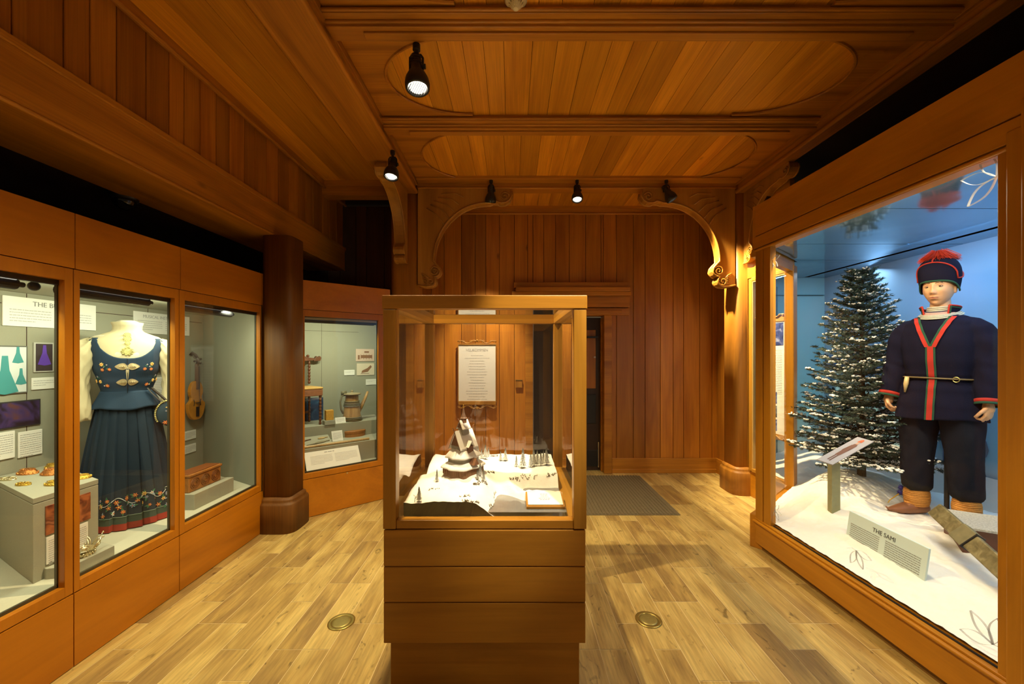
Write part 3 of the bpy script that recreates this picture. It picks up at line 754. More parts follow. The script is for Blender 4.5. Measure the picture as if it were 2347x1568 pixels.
# a picture material of soft generic colour patches
def patches(name, cols, scale=9, seed=0.0):
    m, nt, b = newmat(name); tc = N(nt, 'ShaderNodeTexCoord'); mp = N(nt, 'ShaderNodeMapping'); mp.inputs['Location'].default_value = (seed, seed * 2, seed * 3)
    mp.inputs['Scale'].default_value = (scale,) * 3; L(nt, tc.outputs['Object'], mp.inputs['Vector'])
    no = N(nt, 'ShaderNodeTexNoise'); no.inputs['Scale'].default_value = 1; no.inputs['Detail'].default_value = 2; no.inputs['Distortion'].default_value = 1.0; L(nt, mp.outputs[0], no.inputs['Vector'])
    cr = N(nt, 'ShaderNodeValToRGB'); e = cr.color_ramp.elements; k = len(cols)
    e[0].position = .3; e[0].color = (*cols[0], 1); e[1].position = .72; e[1].color = (*cols[-1], 1)
    for i, c in enumerate(cols[1:-1]): q = e.new(.3 + .42 * (i + 1) / (k - 1)); q.color = (*c, 1)
    L(nt, no.outputs[0], cr.inputs[0]); L(nt, cr.outputs[0], b.inputs['Base Color']); b.inputs['Roughness'].default_value = .4; return m
wallcard('text_panel', 'white text panel titled THE BUNAD, upper left on the case wall', 'text panel', 4, 218, 701, 758, title='THE BUNAD', tsize=.042, rows=5, cols=2, toff=.036, rowdz=.017, rowh=.0045)
wallcard('text_panel', 'white text panel behind the costume form, titled MUSICAL INSTRUMENTS', 'text panel', 305, 433, 727, 770, title='MUSICAL INSTRUMENTS', tsize=.036, tink='inklight', rows=5, cols=2, toff=.036, rowdz=.017, rowh=.004)
pic1 = wallcard('picture_board', 'white picture board with turquoise dress sketches at the left edge', 'picture', 0, 61, 793, 900, y0=PX(61, 0, XW).y - .36, mat=plain('pale_blue_paper', (.62, .68, .70), .6), border=plain('grey_frame', (.12, .12, .11), .6))
pic2 = wallcard('framed_picture', 'small dark framed picture of a purple dress above a label', 'picture', 76, 121, 786, 852, mat=plain('dark_paper', (.05, .035, .04), .5), border=plain('pale_frame', (.5, .5, .46), .5))
# generic dress shapes (no figures) on the two boards
def dress_shape(parent, y, z, h, col, x=XW + .0105):
    mb = MB(); poly = [(y - .06*h, z + h), (y + .06*h, z + h), (y + .09*h, z + .62*h), (y + .28*h, z + .06*h), (y, z), (y - .28*h, z + .06*h), (y - .09*h, z + .62*h)]
    mb.prism(poly, x - .001, x + .0005, 'x'); bmesh.ops.triangulate(mb.bm, faces=[f for f in mb.bm.faces if len(f.verts) > 4]); mb.build('dress_drawing', col, parent)
teal = plain('teal_ink', (.05, .28, .30), .6); 
y_, z_ = PX(8, 880, XW).y, PX(8, 905, XW).z; dress_shape(pic1, y_, z_, .23, teal)
y_, z_ = PX(38, 833, XW).y, PX(38, 833, XW).z; dress_shape(pic1, y_, z_, .10, teal)
y_, z_ = PX(45, 882, XW).y, PX(45, 882, XW).z; dress_shape(pic1, y_, z_, .10, teal)
y_, z_ = PX(99, 838, XW).y, PX(99, 838, XW).z; dress_shape(pic2, y_, z_, .13, plain('violet_ink', (.12, .05, .45), .6))
wallcard('label_card', 'small white label under the purple dress picture', 'label', 71, 124, 864, 890, rows=3, rowdz=.014)
wallcard('photo_board', 'dark purple photograph board at left, above two white labels', 'photograph', 0, 91, 914, 972, y0=PX(91, 0, XW).y - .55, mat=patches('dark_violet_photo', [(.01, .008, .01), (.02, .012, .02), (.05, .03, .12), (.10, .04, .05)], 9), border=plain('black_frame', (.03, .03, .03), .5))
wallcard('label_card', 'white text label at the left frame edge, under the purple photograph', 'label', 0, 32, 987, 1048, y0=PX(32, 0, XW).y - .17, rows=10, rowdz=.013)
wallcard('label_card', 'white text label beside another, above the brooch plinth', 'label', 40, 95, 983, 1039, rows=11, rowdz=.013)
wallcard('label_card', 'upper of two tiny white labels under the fiddle', 'label', 422, 448, 984, 1004, rows=4, rowdz=.013)
wallcard('label_card', 'lower of two tiny white labels under the fiddle', 'label', 422, 448, 1015, 1034, rows=4, rowdz=.013)
wallcard('photo_board', 'dark framed picture on the wall behind the costume sleeve', 'photograph', 345, 398, 800, 855, mat=patches('dark_brown_photo', [(.02, .012, .006), (.05, .03, .01), (.12, .07, .02)], 8), border=plain('grey_frame2', (.2, .2, .18), .5))
wallcard('label_card', 'white sheet behind the costume sleeve at waist height', 'label', 345, 396, 862, 915, rows=9, rowdz=.014)

# ---- fiddle hanging near the corner
fy, fz = PX(434, 0, XW).y, PX(434, 962, XW).z
fid = thing('fiddle', 'golden brown hardanger fiddle hanging on the wall at the end of the long case', 'fiddle', (XW + .04, fy, fz))
MF = Matrix.Translation((XW + .03, fy, fz)) @ Matrix.Rotation(PI/2, 4, 'Z')
def fiddle_outline(n=40):
    pts = []
    for i in range(n):
        t = 2*PI*i/n; c, s_ = math.cos(t), math.sin(t)
        zz = .18 + .18 * s_
        w = (.103 if s_ < 0 else .083) * abs(c) ** .75 * (1 - .34 * math.exp(-((s_ - .12) / .20) ** 2))
        pts.append((w * (1 if c >= 0 else -1), zz))
    return pts
mb = MB(MF); mb.prism(fiddle_outline(), -.045, -.012, 'y'); fb = mb.build('body', plain('fiddle_varnish', (.50, .20, .022), .25, var=.35, vscale=18), fid, bevel=.005)
mb = MB(MF); mb.box(-.012, .012, -.055, -.03, .33, .52); mb.box(-.014, .014, -.062, -.045, .28, .50); mb.build('neck', plain('dark_fiddle_wood', (.10, .045, .02), .4, var=.3), fid, bevel=.004)
mb = MB(MF); mb.tube([(0, -.05, .52), (0, -.055, .56), (0, -.03, .60), (0, -.0, .62), (0, .012, .60)], [.014, .013, .012, .014, .016], 8)
for k in range(4):
    mb.tube([(-.032 if k % 2 else .032, -.05, .525 + k*.018), (0, -.05, .525 + k*.018)], .005, 6)
    mb.ball((-.036 if k % 2 else .036, -.05, .525 + k*.018), .010, 8, 6)
mb.build('pegbox', plain('peg_black', (.05, .03, .02), .35), fid, smooth=True)
mb = MB(MF); mb.box(-.014, .014, -.054, -.045, .03, .12); mb.box(-.02, .02, -.066, -.045, .155, .16)
for q in (-.04, .04): mb.tube([(q, -.0465, .13), (q*.85, -.047, .16), (q*1.05, -.0465, .19)], .003, 5)
for q in (-.006, -.002, .002, .006): mb.tube([(q, -.055, .06), (q, -.067, .158), (q, -.063, .5)], .0007, 4)
mb.build('fittings', M['black'], fid)

# ---- chest on its riser
mb = MB(); mb.box(-2.50, -2.305, 2.89, 3.30, zf, .512); tag(mb.build('riser', M['plinth'], bevel=.003), 'long low grey fabric riser under the carved chest', 'plinth')
ch = thing('carved_chest', 'old orange-brown carved wooden chest on the grey riser', 'chest', (-2.43, 3.0, .512))
cm = plain('chest_wood', (.34, .13, .025), .55, var=.5, vscale=22, bump=.5, bscale=60)
MB().box(-2.48, -2.36, 2.91, 3.23, .513, .625).build('body', cm, ch, bevel=.006)
MB().box(-2.485, -2.35, 2.905, 3.235, .627, .645).build('lid', cm, ch, bevel=.005)
mb = MB()
for yy in (2.965, 3.065, 3.17):
    for k in range(3): 
        r_ = .042 - k*.013
        mb.tube([(-2.357, yy + r_*math.cos(a), .57 + r_*math.sin(a)) for a in [2*PI*i/20 for i in range(20)]], .003, 5, closed=True)
for k in range(9): mb.tube([(-2.475 + k*.013, 2.91, .646), (-2.47 + k*.013, 3.07, .651), (-2.475 + k*.013, 3.23, .646)], .0035, 5)
mb.build('carving', plain('chest_carving', (.22, .07, .015), .6), ch)

# ---- brooch plinth (skewed) and jewellery
c1, c2, c3 = Vector((-2.31, 1.925, 0)), Vector((-2.31, 2.225, 0)), Vector((-2.99, 2.575, 0)); c4 = Vector((-2.99, 2.275, 0))
c1, c2 = hit(76, 1339, (0,0,zf), Vector((0,0,1))), None
c1.z = 0; k_ = c1.x
c2 = PX(226, 0, k_); c2.z = 0
ztop = P(76, 1143.6, c1.y).z
c3 = hit(111, 1058, (0,0,ztop), Vector((0,0,1))); c3.z = 0
s3 = (XB + .01 - c2.x) / (c3.x - c2.x); c3 = c2 + (c3 - c2) * min(1, s3)
c4 = c1 + (c3 - c2)
def poly_box(mb, pts, z0, z1): mb.prism([(p.x, p.y) for p in pts], z0, z1)
pl = thing('display_plinth', 'tall grey fabric plinth carrying the gold brooches', 'plinth', (c1 + c3) / 2 + Vector((0, 0, zf)))
mb = MB(); poly_box(mb, [c1, c2, c3, c4], zf, ztop - .03); mb.build('body', M['plinth'], pl, bevel=.003)
mb = MB(); poly_box(mb, [c1, c2, c3, c4], ztop - .027, ztop); mb.build('top', M['plinth'], pl, bevel=.002)
xs_ = k_ + .001
def sidecard(name, label, cat, pl_, pr_, pt, pb, ref, mat, rows=0):
    ya, yb = PX(pl_, 0, xs_).y, PX(pr_, 0, xs_).y; zt_, zb = PX(ref, pt, xs_).z, PX(ref, pb, xs_).z
    t = thing(name, label, cat, (xs_, (ya+yb)/2, zb)); MB().box(xs_, xs_ + .006, ya, yb, zb, zt_).build('board', mat, t, bevel=.001)
    if rows:
        mb = MB(Matrix.Translation((xs_ + .006, 0, 0)) @ Matrix.Rotation(PI/2, 4, 'Z')); words(mb, ya + .008, yb - .008, zt_ - .02, rows, .011, .003); mb.build('small_print', M['inklight'], t)
sidecard('photo_board', 'orange-red photograph of a doorway on the brooch plinth side', 'photograph', 104, 206, 1161, 1228, 104, patches('orange_photo', [(.30, .07, .03), (.45, .14, .05), (.12, .02, .01), (.5, .2, .1)], 12, 2.0))
sidecard('label_card', 'white text card below the orange photograph on the plinth', 'label', 105, 200, 1233, 1295, 105, M['card'], 14)
def brooch(px, py, rx, ry, label, mat, dome=.018, spec=0):
    p = hit(px, py, (0, 0, ztop), Vector((0, 0, 1)))
    t = thing('brooch', label, 'brooch', p)
    mb = MB(); mb.lathe([(1.0, 0), (1.02, .003), (.97, .006), (.8, .008 + dome*.5), (.45, .008 + dome), (.05, .009 + dome*1.15)], p, 28, ax=rx, ay=ry); base = mb.build('dome', mat, t, smooth=True)
    mb = MB(); n_ = 16
    for i in range(n_):
        a = 2*PI*i/n_
        mb.ball((p.x + rx*.93*math.cos(a), p.y + ry*.93*math.sin(a), p.z + .009), min(rx, ry)*.13, 7, 5)
        mb.ball((p.x + rx*.55*math.cos(a+.2), p.y + ry*.55*math.sin(a+.2), p.z + .008 + dome*.9), min(rx, ry)*.11, 7, 5)
    for i in range(8):
        a = 2*PI*i/8; mb.tube([(p.x + rx*.2*math.cos(a), p.y + ry*.2*math.sin(a), p.z + .010 + dome), (p.x + rx*.75*math.cos(a+.35), p.y + ry*.75*math.sin(a+.35), p.z + .012 + dome*.6)], .0022, 5)
    mb.build('filigree', mat, t, smooth=True)
    return p
copper = plain('copper_gilt', (.70, .30, .09), .28, 1.0, var=.4, vscale=150, bump=.8, bscale=300)
brooch(17, 1100, .045, .024, 'flat pale silver brooch at the left end of the plinth', M['silver'], .004)
brooch(64, 1086, .055, .036, 'domed copper-red oval brooch at the back left of the plinth', copper, .022)
brooch(54, 1112, .038, .021, 'small flat gold brooch in front of the domed copper one', M['gold'], .004)
brooch(121, 1087, .060, .040, 'large dark gold domed brooch with another leaning on it', copper, .03)
brooch(122, 1073, .048, .026, 'gold brooch at the back of the plinth behind the large domed one', M['gold'], .022)
brooch(126, 1111, .050, .030, 'bright yellow gold oval brooch near the front pane', M['gold'], .014)
brooch(189, 1096, .042, .036, 'gold brooch at the right end of the plinth', M['gold'], .012)

# ---- crown on a small block
t = (-2.235, 2.03)
mb = MB(); mb.prism([(-2.24, 2.03), (-2.24, 2.245), (-2.40, 2.30), (-2.45, 2.05), (-2.34, 2.0)], zf, .452); tag(mb.build('riser', M['plinth'], bevel=.002), 'small grey block under the silver crown', 'plinth')
cc = Vector((-2.315, 2.135, .452)); cr_ = thing('bridal_crown', 'silver crown with arched points on a small grey block', 'crown', cc)
mb = MB(); mb.lathe([(.052, 0), (.056, .008), (.055, .024), (.060, .03), (.058, .03), (.050, .004)], cc, 40, caps=False); mb.build('band', M['silver'], cr_, smooth=True)
mb = MB()
for k in range(7):
    a = 2*PI*k/7 + .35; ra = .060
    d = Vector((math.cos(a), math.sin(a), 0)); s_ = Vector((-math.sin(a), math.cos(a), 0))
    for w in (1.0, .65):
        pts = [cc + d * (ra + .022 * math.sin(q)*1.0) + s_ * (.024 * w * math.cos(q)) + Vector((0, 0, .028 + .040 * w * math.sin(q))) for q in [PI*i/12 for i in range(13)]]
        mb.tube(pts, .0028, 6)
    tp = cc + d * (ra + .024) + Vector((0, 0, .068)); mb.tube([tp, tp + d*.010 + Vector((0, 0, .016))], .0018, 5); mb.ball(tp + d*.012 + Vector((0, 0, .018)), .0045, 8, 6)
    mb.ball(cc + d * .062 + Vector((0, 0, .016)), .006, 8, 6)
mb.build('points', M['silver'], cr_, smooth=True)
mb = MB()
for i in range(48):
    a = 2*PI*i/48; mb.ball(cc + Vector((.058*math.cos(a), .058*math.sin(a), .005 + (.012 if i % 2 else 0))), .0032, 6, 5)
mb.build('beading', M['silver'], cr_)

# ================================================= ANGLED CASE (left back)
A2 = Vector((-1.962, 3.675, 0)); B2 = Vector((-1.30, 4.255, 0)); u2 = (B2 - A2).normalized(); L2 = (B2 - A2).length
n2 = Vector((u2.y, -u2.x, 0))                       # towards the room
MBm = Matrix.Translation(A2) @ Matrix.Rotation(math.atan2(u2.y, u2.x), 4, 'Z')
MBi = MBm.inverted()
caseB = thing('display_case', 'angled wooden display case holding a carved chair and wooden tankard', 'display case', (A2 + B2) / 2)
def lu(px): return (MBi @ hit(px, 900, A2, n2)).x
show_case(caseB, MBm, [], [(lu(699), lu(868))], [], 0, L2)
def dep(px, py, d):
    """point on the plane d behind the glass of the angled case"""
    return hit(px, py, A2 - n2 * d, n2)
DB = .92
mb = MB(MBm); mb.box(-.22, L2 + .26, DB, DB + .03, .35, 1.96); mb.prism([(L2 - .02, .05), (L2 + .23, DB), (L2 + .26, DB), (L2 + .01, .05)], .35, 1.96); mb.box(-.22, -.20, .05, DB, .35, 1.96)
mb.build('lining', M['fabric'], caseB)
mb = MB(MBm); mb.box(-.2, L2 + .2, .05, DB, .385, .41); mb.build('case_floor', M['plinth'], caseB)
mb = MB(MBm); mb.box(-.2, L2 + .25, .04, DB, 1.905, 1.93); mb.box(.0, L2, .036, .05, 1.86, 1.95); mb.build('case_ceiling', plain('case_ceiling_paint2', (.35, .36, .28), .9), caseB)
mb = MB(MBm); mb.box(.45, .452, DB - .002, DB, .4, 1.9); mb.box(-.2, L2, DB - .002, DB, 1.80, 1.803); mb.build('panel_seam', M['seam'], caseB)
MB(MBm).box(-.155, -.008, .02, .05, 0, 2.22).build('side_panel', M['cabz'], caseB, bevel=.002)
MB(MBm).box(-.012, .0, .03, .06, 0, 2.2).build('side_gap', M['seam'], caseB)
mb = MB(); q = dep(796, 1085, 0) ; q = hit(796, 1084, A2, n2); mb.tube([q, q + n2*.006], .008, 10); mb.build('keyhole', M['silver'], caseB)
a_ = MBm @ Vector((.02, .10, 1.852)); b_ = MBm @ Vector((L2 - .14, .10, 1.852)); strip_light(a_, b_, 'black strip light at the top of the angled case', .02)
# steps
zs1, zs2, d1, d2 = .605, .765, .17, .50
mb = MB(MBm); mb.prism([(-.19, d1), (L2 - .0, d1), (L2 + .20, DB - .005), (-.19, DB - .005)], .41, zs1); tag(mb.build('step', M['plinth'], bevel=.002), 'lower grey fabric step with the long staff and flat pieces', 'plinth')
mb = MB(MBm); mb.prism([(-.19, d2), (L2 + .09, d2), (L2 + .20, DB - .005), (-.19, DB - .005)], zs1 + .001, zs2); tag(mb.build('step', M['plinth'], bevel=.002), 'upper grey fabric step under the chair and tankard', 'plinth')
# leaning text panel
pa, pb = dep(709, 1069, .06), dep(834, 1050, .06); la, lb = (MBi @ pa).x, (MBi @ pb).x
ta, tb = (MBi @ dep(698, 1037, .16)).x, (MBi @ dep(822, 1020, .16)).x
t = thing('text_panel', 'wide white text panel leaning at the front of the angled case', 'text panel', MBm @ Vector(((la+lb)/2, .08, .412)))
zt_ = dep(760, 1029, .16).z
sl = math.atan2(.10, zt_ - .42)
Mt = MBm @ Matrix.Translation((la - .02, .065, .418)) @ Matrix.Rotation(-sl, 4, 'X')
hh = math.hypot(.10, zt_ - .42)
MB(Mt).box(0, lb - la, 0, .008, 0, hh).build('board', M['card'], t, bevel=.002)
mb = MB(Mt); words(mb, .05, (lb-la)*.48, hh*.72, 7, .013, .003); words(mb, (lb-la)*.53, (lb-la)*.95, hh*.72, 7, .013, .003); mb.build('small_print', M['inklight'], t)
mb = MB(Mt); words(mb, (lb-la)*.35, (lb-la)*.65, hh*.88, 1, .02, .008); mb.build('heading', M['inklight'], t)
def wc2(name, label, cat, pl_, pr_, pt, pb_, mat, rows=0, fig=None):
    a, b2 = dep(pl_, pt, DB - .004), dep(pr_, pb_, DB - .004); xa, xb = (MBi @ a).x, (MBi @ b2).x
    zt_ = dep((pl_+pr_)/2, pt, DB).z; zb_ = dep((pl_+pr_)/2, pb_, DB).z
    t = thing(name, label, cat, MBm @ Vector(((xa+xb)/2, DB, zb_)))
    MB(MBm).box(xa, xb, DB - .010, DB - .001, zb_, zt_).build('board', mat, t, bevel=.001)
    if rows: mb = MB(MBm @ Matrix.Translation((0, DB - .010, 0))); words(mb, xa + .01, xb - .01, zt_ - .02, rows, .012, .003); mb.build('small_print', M['inklight'], t)
    if fig:
        mb = MB(MBm @ Matrix.Translation((0, DB - .011, 0))); w_ = xb - xa; h_ = zt_ - zb_
        if fig == 'bench':
            mb.box(xa + w_*.25, xb - w_*.12, 0, .002, zb_ + h_*.25, zb_ + h_*.5)
            for k in range(5): mb.box(xa + w_*(.25+k*.15), xa + w_*(.27+k*.15), -.001, .002, zb_ + h_*.15, zb_ + h_*.55)
            mb.box(xa + w_*.45, xa + w_*.7, 0, .002, zb_ + h_*.68, zb_ + h_*.82); mb.box(xa + w_*.1, xa + w_*.2, 0, .002, zb_ + h_*.15, zb_ + h_*.5)
        else:
            mb.prism([(xa + w_*.25, zb_ + h_*.2), (xa + w_*.62, zb_ + h_*.28), (xa + w_*.85, zb_ + h_*.7), (xa + w_*.78, zb_ + h_*.85), (xa + w_*.6, zb_ + h_*.6), (xa + w_*.3, zb_ + h_*.4)], 0, .002, 'y')
            mb.box(xa + w_*.22, xa + w_*.7, 0, .002, zb_ + h_*.12, zb_ + h_*.16)
        mb.build('drawing', plain('brown_ink', (.25, .12, .06), .7), t)
pink = plain('pinkish_paper', (.62, .47, .38), .7)
wc2('print_board', 'upper of two small prints, brown bench drawing on pink paper', 'print', 816, 858, 800, 828, pink, fig='bench')
wc2('print_board', 'lower of two small prints, brown sleigh drawing', 'print', 818, 858, 833, 860, plain('cream_paper', (.66, .58, .46), .7), fig='sleigh')
wc2('label_card', 'white label left of the sleigh print in the angled case', 'label', 789, 813, 848, 860, M['card'], 2)
wc2('label_card', 'white label at the right edge below the prints', 'label', 839, 864, 869, 882, M['card'], 2)
wc2('picture_board', 'blurry dark blue picture behind the carved chair legs', 'picture', 690, 741, 912, 975, patches('dark_blue_photo', [(.01, .02, .05), (.02, .05, .12), (.06, .15, .25)], 8))
# carved chair: local metres then placed
def rot_frame(px, py, z): 
    p = PZ(px, py, z) if z < EYE else None
    return p
leg = PZ(738, 975, zs2)                                # front right leg foot
lg = MBi @ leg
cxl, cyl = lg.x - .20, max(lg.y, d2 + .04)
Mc = MBm @ Matrix.Translation((cxl, cyl, zs2)) @ Matrix.Rotation(.18, 4, 'Z')
chair = thing('carved_chair', 'dark carved chair with twisted legs and tan seat in the angled case', 'chair', Mc @ Vector((0, .16, 0)))
dk = plain('dark_carved_oak', (.13, .045, .018), .42, var=.35, vscale=40, bump=.3, bscale=120)
def spiral(mb, x, y, z0, z1, r=.013):
    n_ = max(8, int((z1 - z0) / .006)); prof = []
    for i in range(n_ + 1):
        q = i / n_; zz = z0 + (z1 - z0) * q
        prof.append((r * (.72 + .42 * abs(math.sin(PI * (zz - z0) / .036))), zz))
    mb.lathe(prof, (x, y, 0), 12)
W2, DP = .205, .28
for sx in (-1, 1):
    mb = MB(Mc); spiral(mb, sx*W2, 0, .0, .32); mb.build('leg', dk, chair, smooth=True)
    mb = MB(Mc); spiral(mb, sx*W2*1.05, DP, .0, .32); mb.build('leg', dk, chair, smooth=True)
    mb = MB(Mc); spiral(mb, sx*W2*1.05, DP, .43, .72); mb.build('back_post', dk, chair, smooth=True)
mb = MB(Mc); mb.box(-W2 - .02, W2 + .02, -.02, DP + .02, .315, .385); mb.build('seat_rail', plain('seat_rail_wood', (.26, .10, .045), .5, var=.4, vscale=30), chair, bevel=.006)
mb = MB(Mc); mb.box(-W2 - .025, W2 + .025, -.025, DP + .01, .385, .41); mb.build('seat', plain('tan_hide_seat', (.55, .33, .10), .8, var=.2, vscale=25), chair, bevel=.012, seg=3)
mb = MB(Mc); pts = [(-.27, .70)]
for i in range(21):
    q = -1 + 2*i/20; pts.append((q*.20, .73 + .075 * math.cos(q*PI/2)**1.4))
pts += [(.27, .72), (.285, .70), (.27, .695), (.2, .69), (0, .675), (-.2, .69)]
mb.prism(pts, DP - .014, DP + .014, 'y'); bmesh.ops.triangulate(mb.bm, faces=[f for f in mb.bm.faces if len(f.verts) > 4]); mb.build('crest_rail', dk, chair, bevel=.003)
mb = MB(Mc)
for s_ in (-1, 1):
    mb.prism([(s_*.26, .685), (s_*.335, .69), (s_*.345, .725), (s_*.33, .745), (s_*.31, .73), (s_*.29, .745), (s_*.275, .72)], DP - .02, DP + .02, 'y')
    mb.ball((s_*.20, DP, .745), .017, 10, 7)
mb.build('finial', dk, chair, bevel=.003)
mb = MB(Mc)
for r_ in (.018, .034): mb.tube([(r_*math.cos(a), DP - .017, .75 + r_*.8*math.sin(a)) for a in [2*PI*i/18 for i in range(18)]], .003, 5, closed=True)
for s_ in (-1, 1):
    mb.tube([(s_*(.05 + .012*i), DP - .016, .745 - .0035*i + .012*math.sin(i*1.1)) for i in range(12)], .003, 5)
mb.build('carving', plain('chair_carving', (.30, .13, .06), .4), chair)
MB(Mc).box(-W2, W2, DP - .01, DP + .01, .10, .125).build('stretcher', dk, chair, bevel=.003)
# tankard with spout
pt_ = PZ(824, 968, zs2); tk = thing('wooden_tankard', 'round wooden lidded tankard with long angled spout', 'tankard', pt_)
ctr = MBi @ pt_; Mk = MBm @ Matrix.Translation((ctr.x - .02, max(ctr.y, d2) + .115, zs2))
tw = wood('tankard_staves', (.30, .16, .05), (.42, .24, .08), (.50, .30, .12), axis='z', knots=False, along=3, across=30)
hoop = plain('grey_green_hoop', (.14, .12, .06), .6)
mb = MB(Mk); mb.lathe([(.105, 0), (.095, .06), (.085, .17), (.072, .24), (.070, .30)], n=28); mb.build('body', tw, tk, smooth=True)
mb = MB(Mk)
for z0_, rr_ in ((.004, .112), (.02, .110), (.036, .107), (.165, .094), (.18, .091), (.195, .088), (.215, .084)):
    mb.lathe([(rr_ - .012, z0_), (rr_, z0_ + .002), (rr_, z0_ + .010), (rr_ - .012, z0_ + .012)], n=28, caps=False)
mb.build('hoops', hoop, tk, smooth=True)
mb = MB(Mk); mb.lathe([(.095, .30), (.098, .308), (.09, .316), (.03, .322), (.012, .325), (.012, .335), (.016, .342), (.006, .350)], n=28); mb.build('lid', plain('lid_wood', (.28, .22, .12), .6), tk, smooth=True)
mb = MB(Mk); mb.tube([(.075, 0, .10), (.115, 0, .17), (.155, 0, .25), (.185, 0, .325)], [.030, .026, .020, .016], 10, flat=.8); mb.build('spout', tw, tk, smooth=True)
mb = MB(Mk); mb.tube([(-.075, 0, .30), (-.115, 0, .29), (-.13, 0, .22), (-.12, 0, .14), (-.10, 0, .09)], .011, 8); mb.box(-.12, -.06, -.008, .008, .30, .345); mb.build('handle', hoop, tk, smooth=True)
# other small pieces, placed by where they stand
def at2(px, py, z, dd=0):
    q = MBi @ PZ(px, py, z); return MBm @ Matrix.Translation((q.x, max(q.y + dd, (d2 if z > zs1 + .01 else d1) + .03), z))
Mq = at2(760, 975, zs2, .02)
tag(MB(Mq).box(-.055, .055, -.04, .05, 0, .045).build('riser', M['plinth'], bevel=.002), 'small grey block under the yellow carved box', 'plinth')
tag(MB(Mq).box(-.035, .045, -.02, .04, .0455, .155).build('carved_box', plain('yellow_carved_wood', (.55, .30, .05), .5, var=.3, vscale=60, bump=.6, bscale=90), bevel=.004), 'small yellow carved wooden block box beside the chair leg', 'box')
def tent(M_, w, h, label, lean=.35):
    t = thing('label_card', label, 'label', M_ @ Vector((0, 0, 0))); M2 = M_ @ Matrix.Rotation(-lean, 4, 'X')
    MB(M2).box(-w/2, w/2, 0, .004, 0, h).build('board', M['card'], t); mb = MB(M2); words(mb, -w*.4, w*.4, h*.8, max(2, int(h/.014)), .011, .003); mb.build('small_print', M['inklight'], t)
tent(at2(793, 974, zs2, -.0), .11, .065, 'white leaning label in front of the tankard')
q = MBi @ dep(775, 1000, .36); tent(MBm @ Matrix.Translation((q.x, .36, zs1 + .001)), .11, .11, 'white leaning label between the flat pieces and oval box')
Mo = at2(818, 1001, zs1, .06); ob = thing('oval_box', 'flat oval reddish wooden box with lid on the lower step', 'box', Mo @ Vector((0, 0, 0)))
bw = plain('oval_box_wood', (.34, .13, .03), .5, var=.25, vscale=30)
mb = MB(Mo); mb.lathe([(1, 0), (1, .045)], n=32, ax=.115, ay=.075); mb.build('body', bw, ob)
mb = MB(Mo); mb.lathe([(1.03, .04), (1.04, .062), (.98, .066), (.2, .068)], n=32, ax=.115, ay=.075); mb.build('lid', bw, ob)
q = MBi @ dep(730, 1000, .30); Ms = MBm @ Matrix.Translation((q.x, .27, zs1 + .001))
mb = MB(Ms); mb.prism([(-.02, 0), (.16, 0), (.16, .07)], -.16, .13, 'x'); tag(mb.build('riser', M['plinth'], bevel=.002), 'sloped grey block under the flat pieces in the angled case', 'plinth')
def on_slope(x_, y_, rz=0): return Ms @ Matrix.Translation((x_, y_, (y_ + .02) * .389 + .002)) @ Matrix.Rotation(math.atan(.389), 4, 'X') @ Matrix.Rotation(rz, 4, 'Z')
oldw = plain('old_pale_wood', (.45, .33, .15), .6, var=.3, vscale=30)
for (x_, y_, w_, h_, rz_, lab, mt) in ((.05, .10, .075, .03, .1, 'pale flat wooden paddle piece at the top of the sloped block', oldw), (.02, .03, .11, .028, .15, 'grey flat scoop on the sloped block beside the leaning label', plain('grey_wood', (.22, .2, .12), .6)), (-.11, .09, .07, .014, .2, 'dark thin spoon on the sloped block', plain('dark_wood_small', (.12, .05, .02), .5)), (-.06, .01, .12, .014, .15, 'long thin dark tool lying low on the sloped block', plain('dark_wood_small2', (.12, .10, .05), .5))):
    mb = MB(on_slope(x_, y_, rz_)); mb.lathe([(1, 0), (1.02, .004), (.9, .008), (.2, .010)], n=20, ax=w_/2, ay=h_/2); mb.box(w_*.35, w_*.85, -.004, .004, .001, .007); tag(mb.build('flat_piece', mt), lab, 'wooden utensil')
ra, rb_ = MBm @ Vector((-.05, d1 + .035, zs1 + .014)), MBm @ Vector((lu(853) + .05, d1 + .035, zs1 + .014))
tag(MB().tube([ra, rb_], .013, 10).build('staff', wood('staff_wood', (.38, .24, .10), (.48, .33, .15), (.58, .42, .22), axis='x', knots=False)), 'long pale wooden staff lying along the edge of the lower step', 'staff')
tent(MBm @ Matrix.Translation((.06, d1 + .055, zs1)), .10, .035, 'tiny white label behind the long staff', .9)

# ================================================= COSTUME FORM (local: front is -y, ground at case floor)
DX, DY = -2.645, 2.74
MD = frame((DX, DY, zf), math.atan2(DX, -DY) * -1 * -1 + 0)      # placeholder, set below
ang = math.atan2(0 - DY, 0 - DX)                                  # direction to the camera
MD = Matrix.Translation((DX, DY, zf)) @ Matrix.Rotation(ang + PI/2 + .0, 4, 'Z')
form = thing('costume_form', 'headless white dress form in a blue embroidered folk dress with purse', 'costume', (DX, DY, zf), ang + PI/2 + .0)
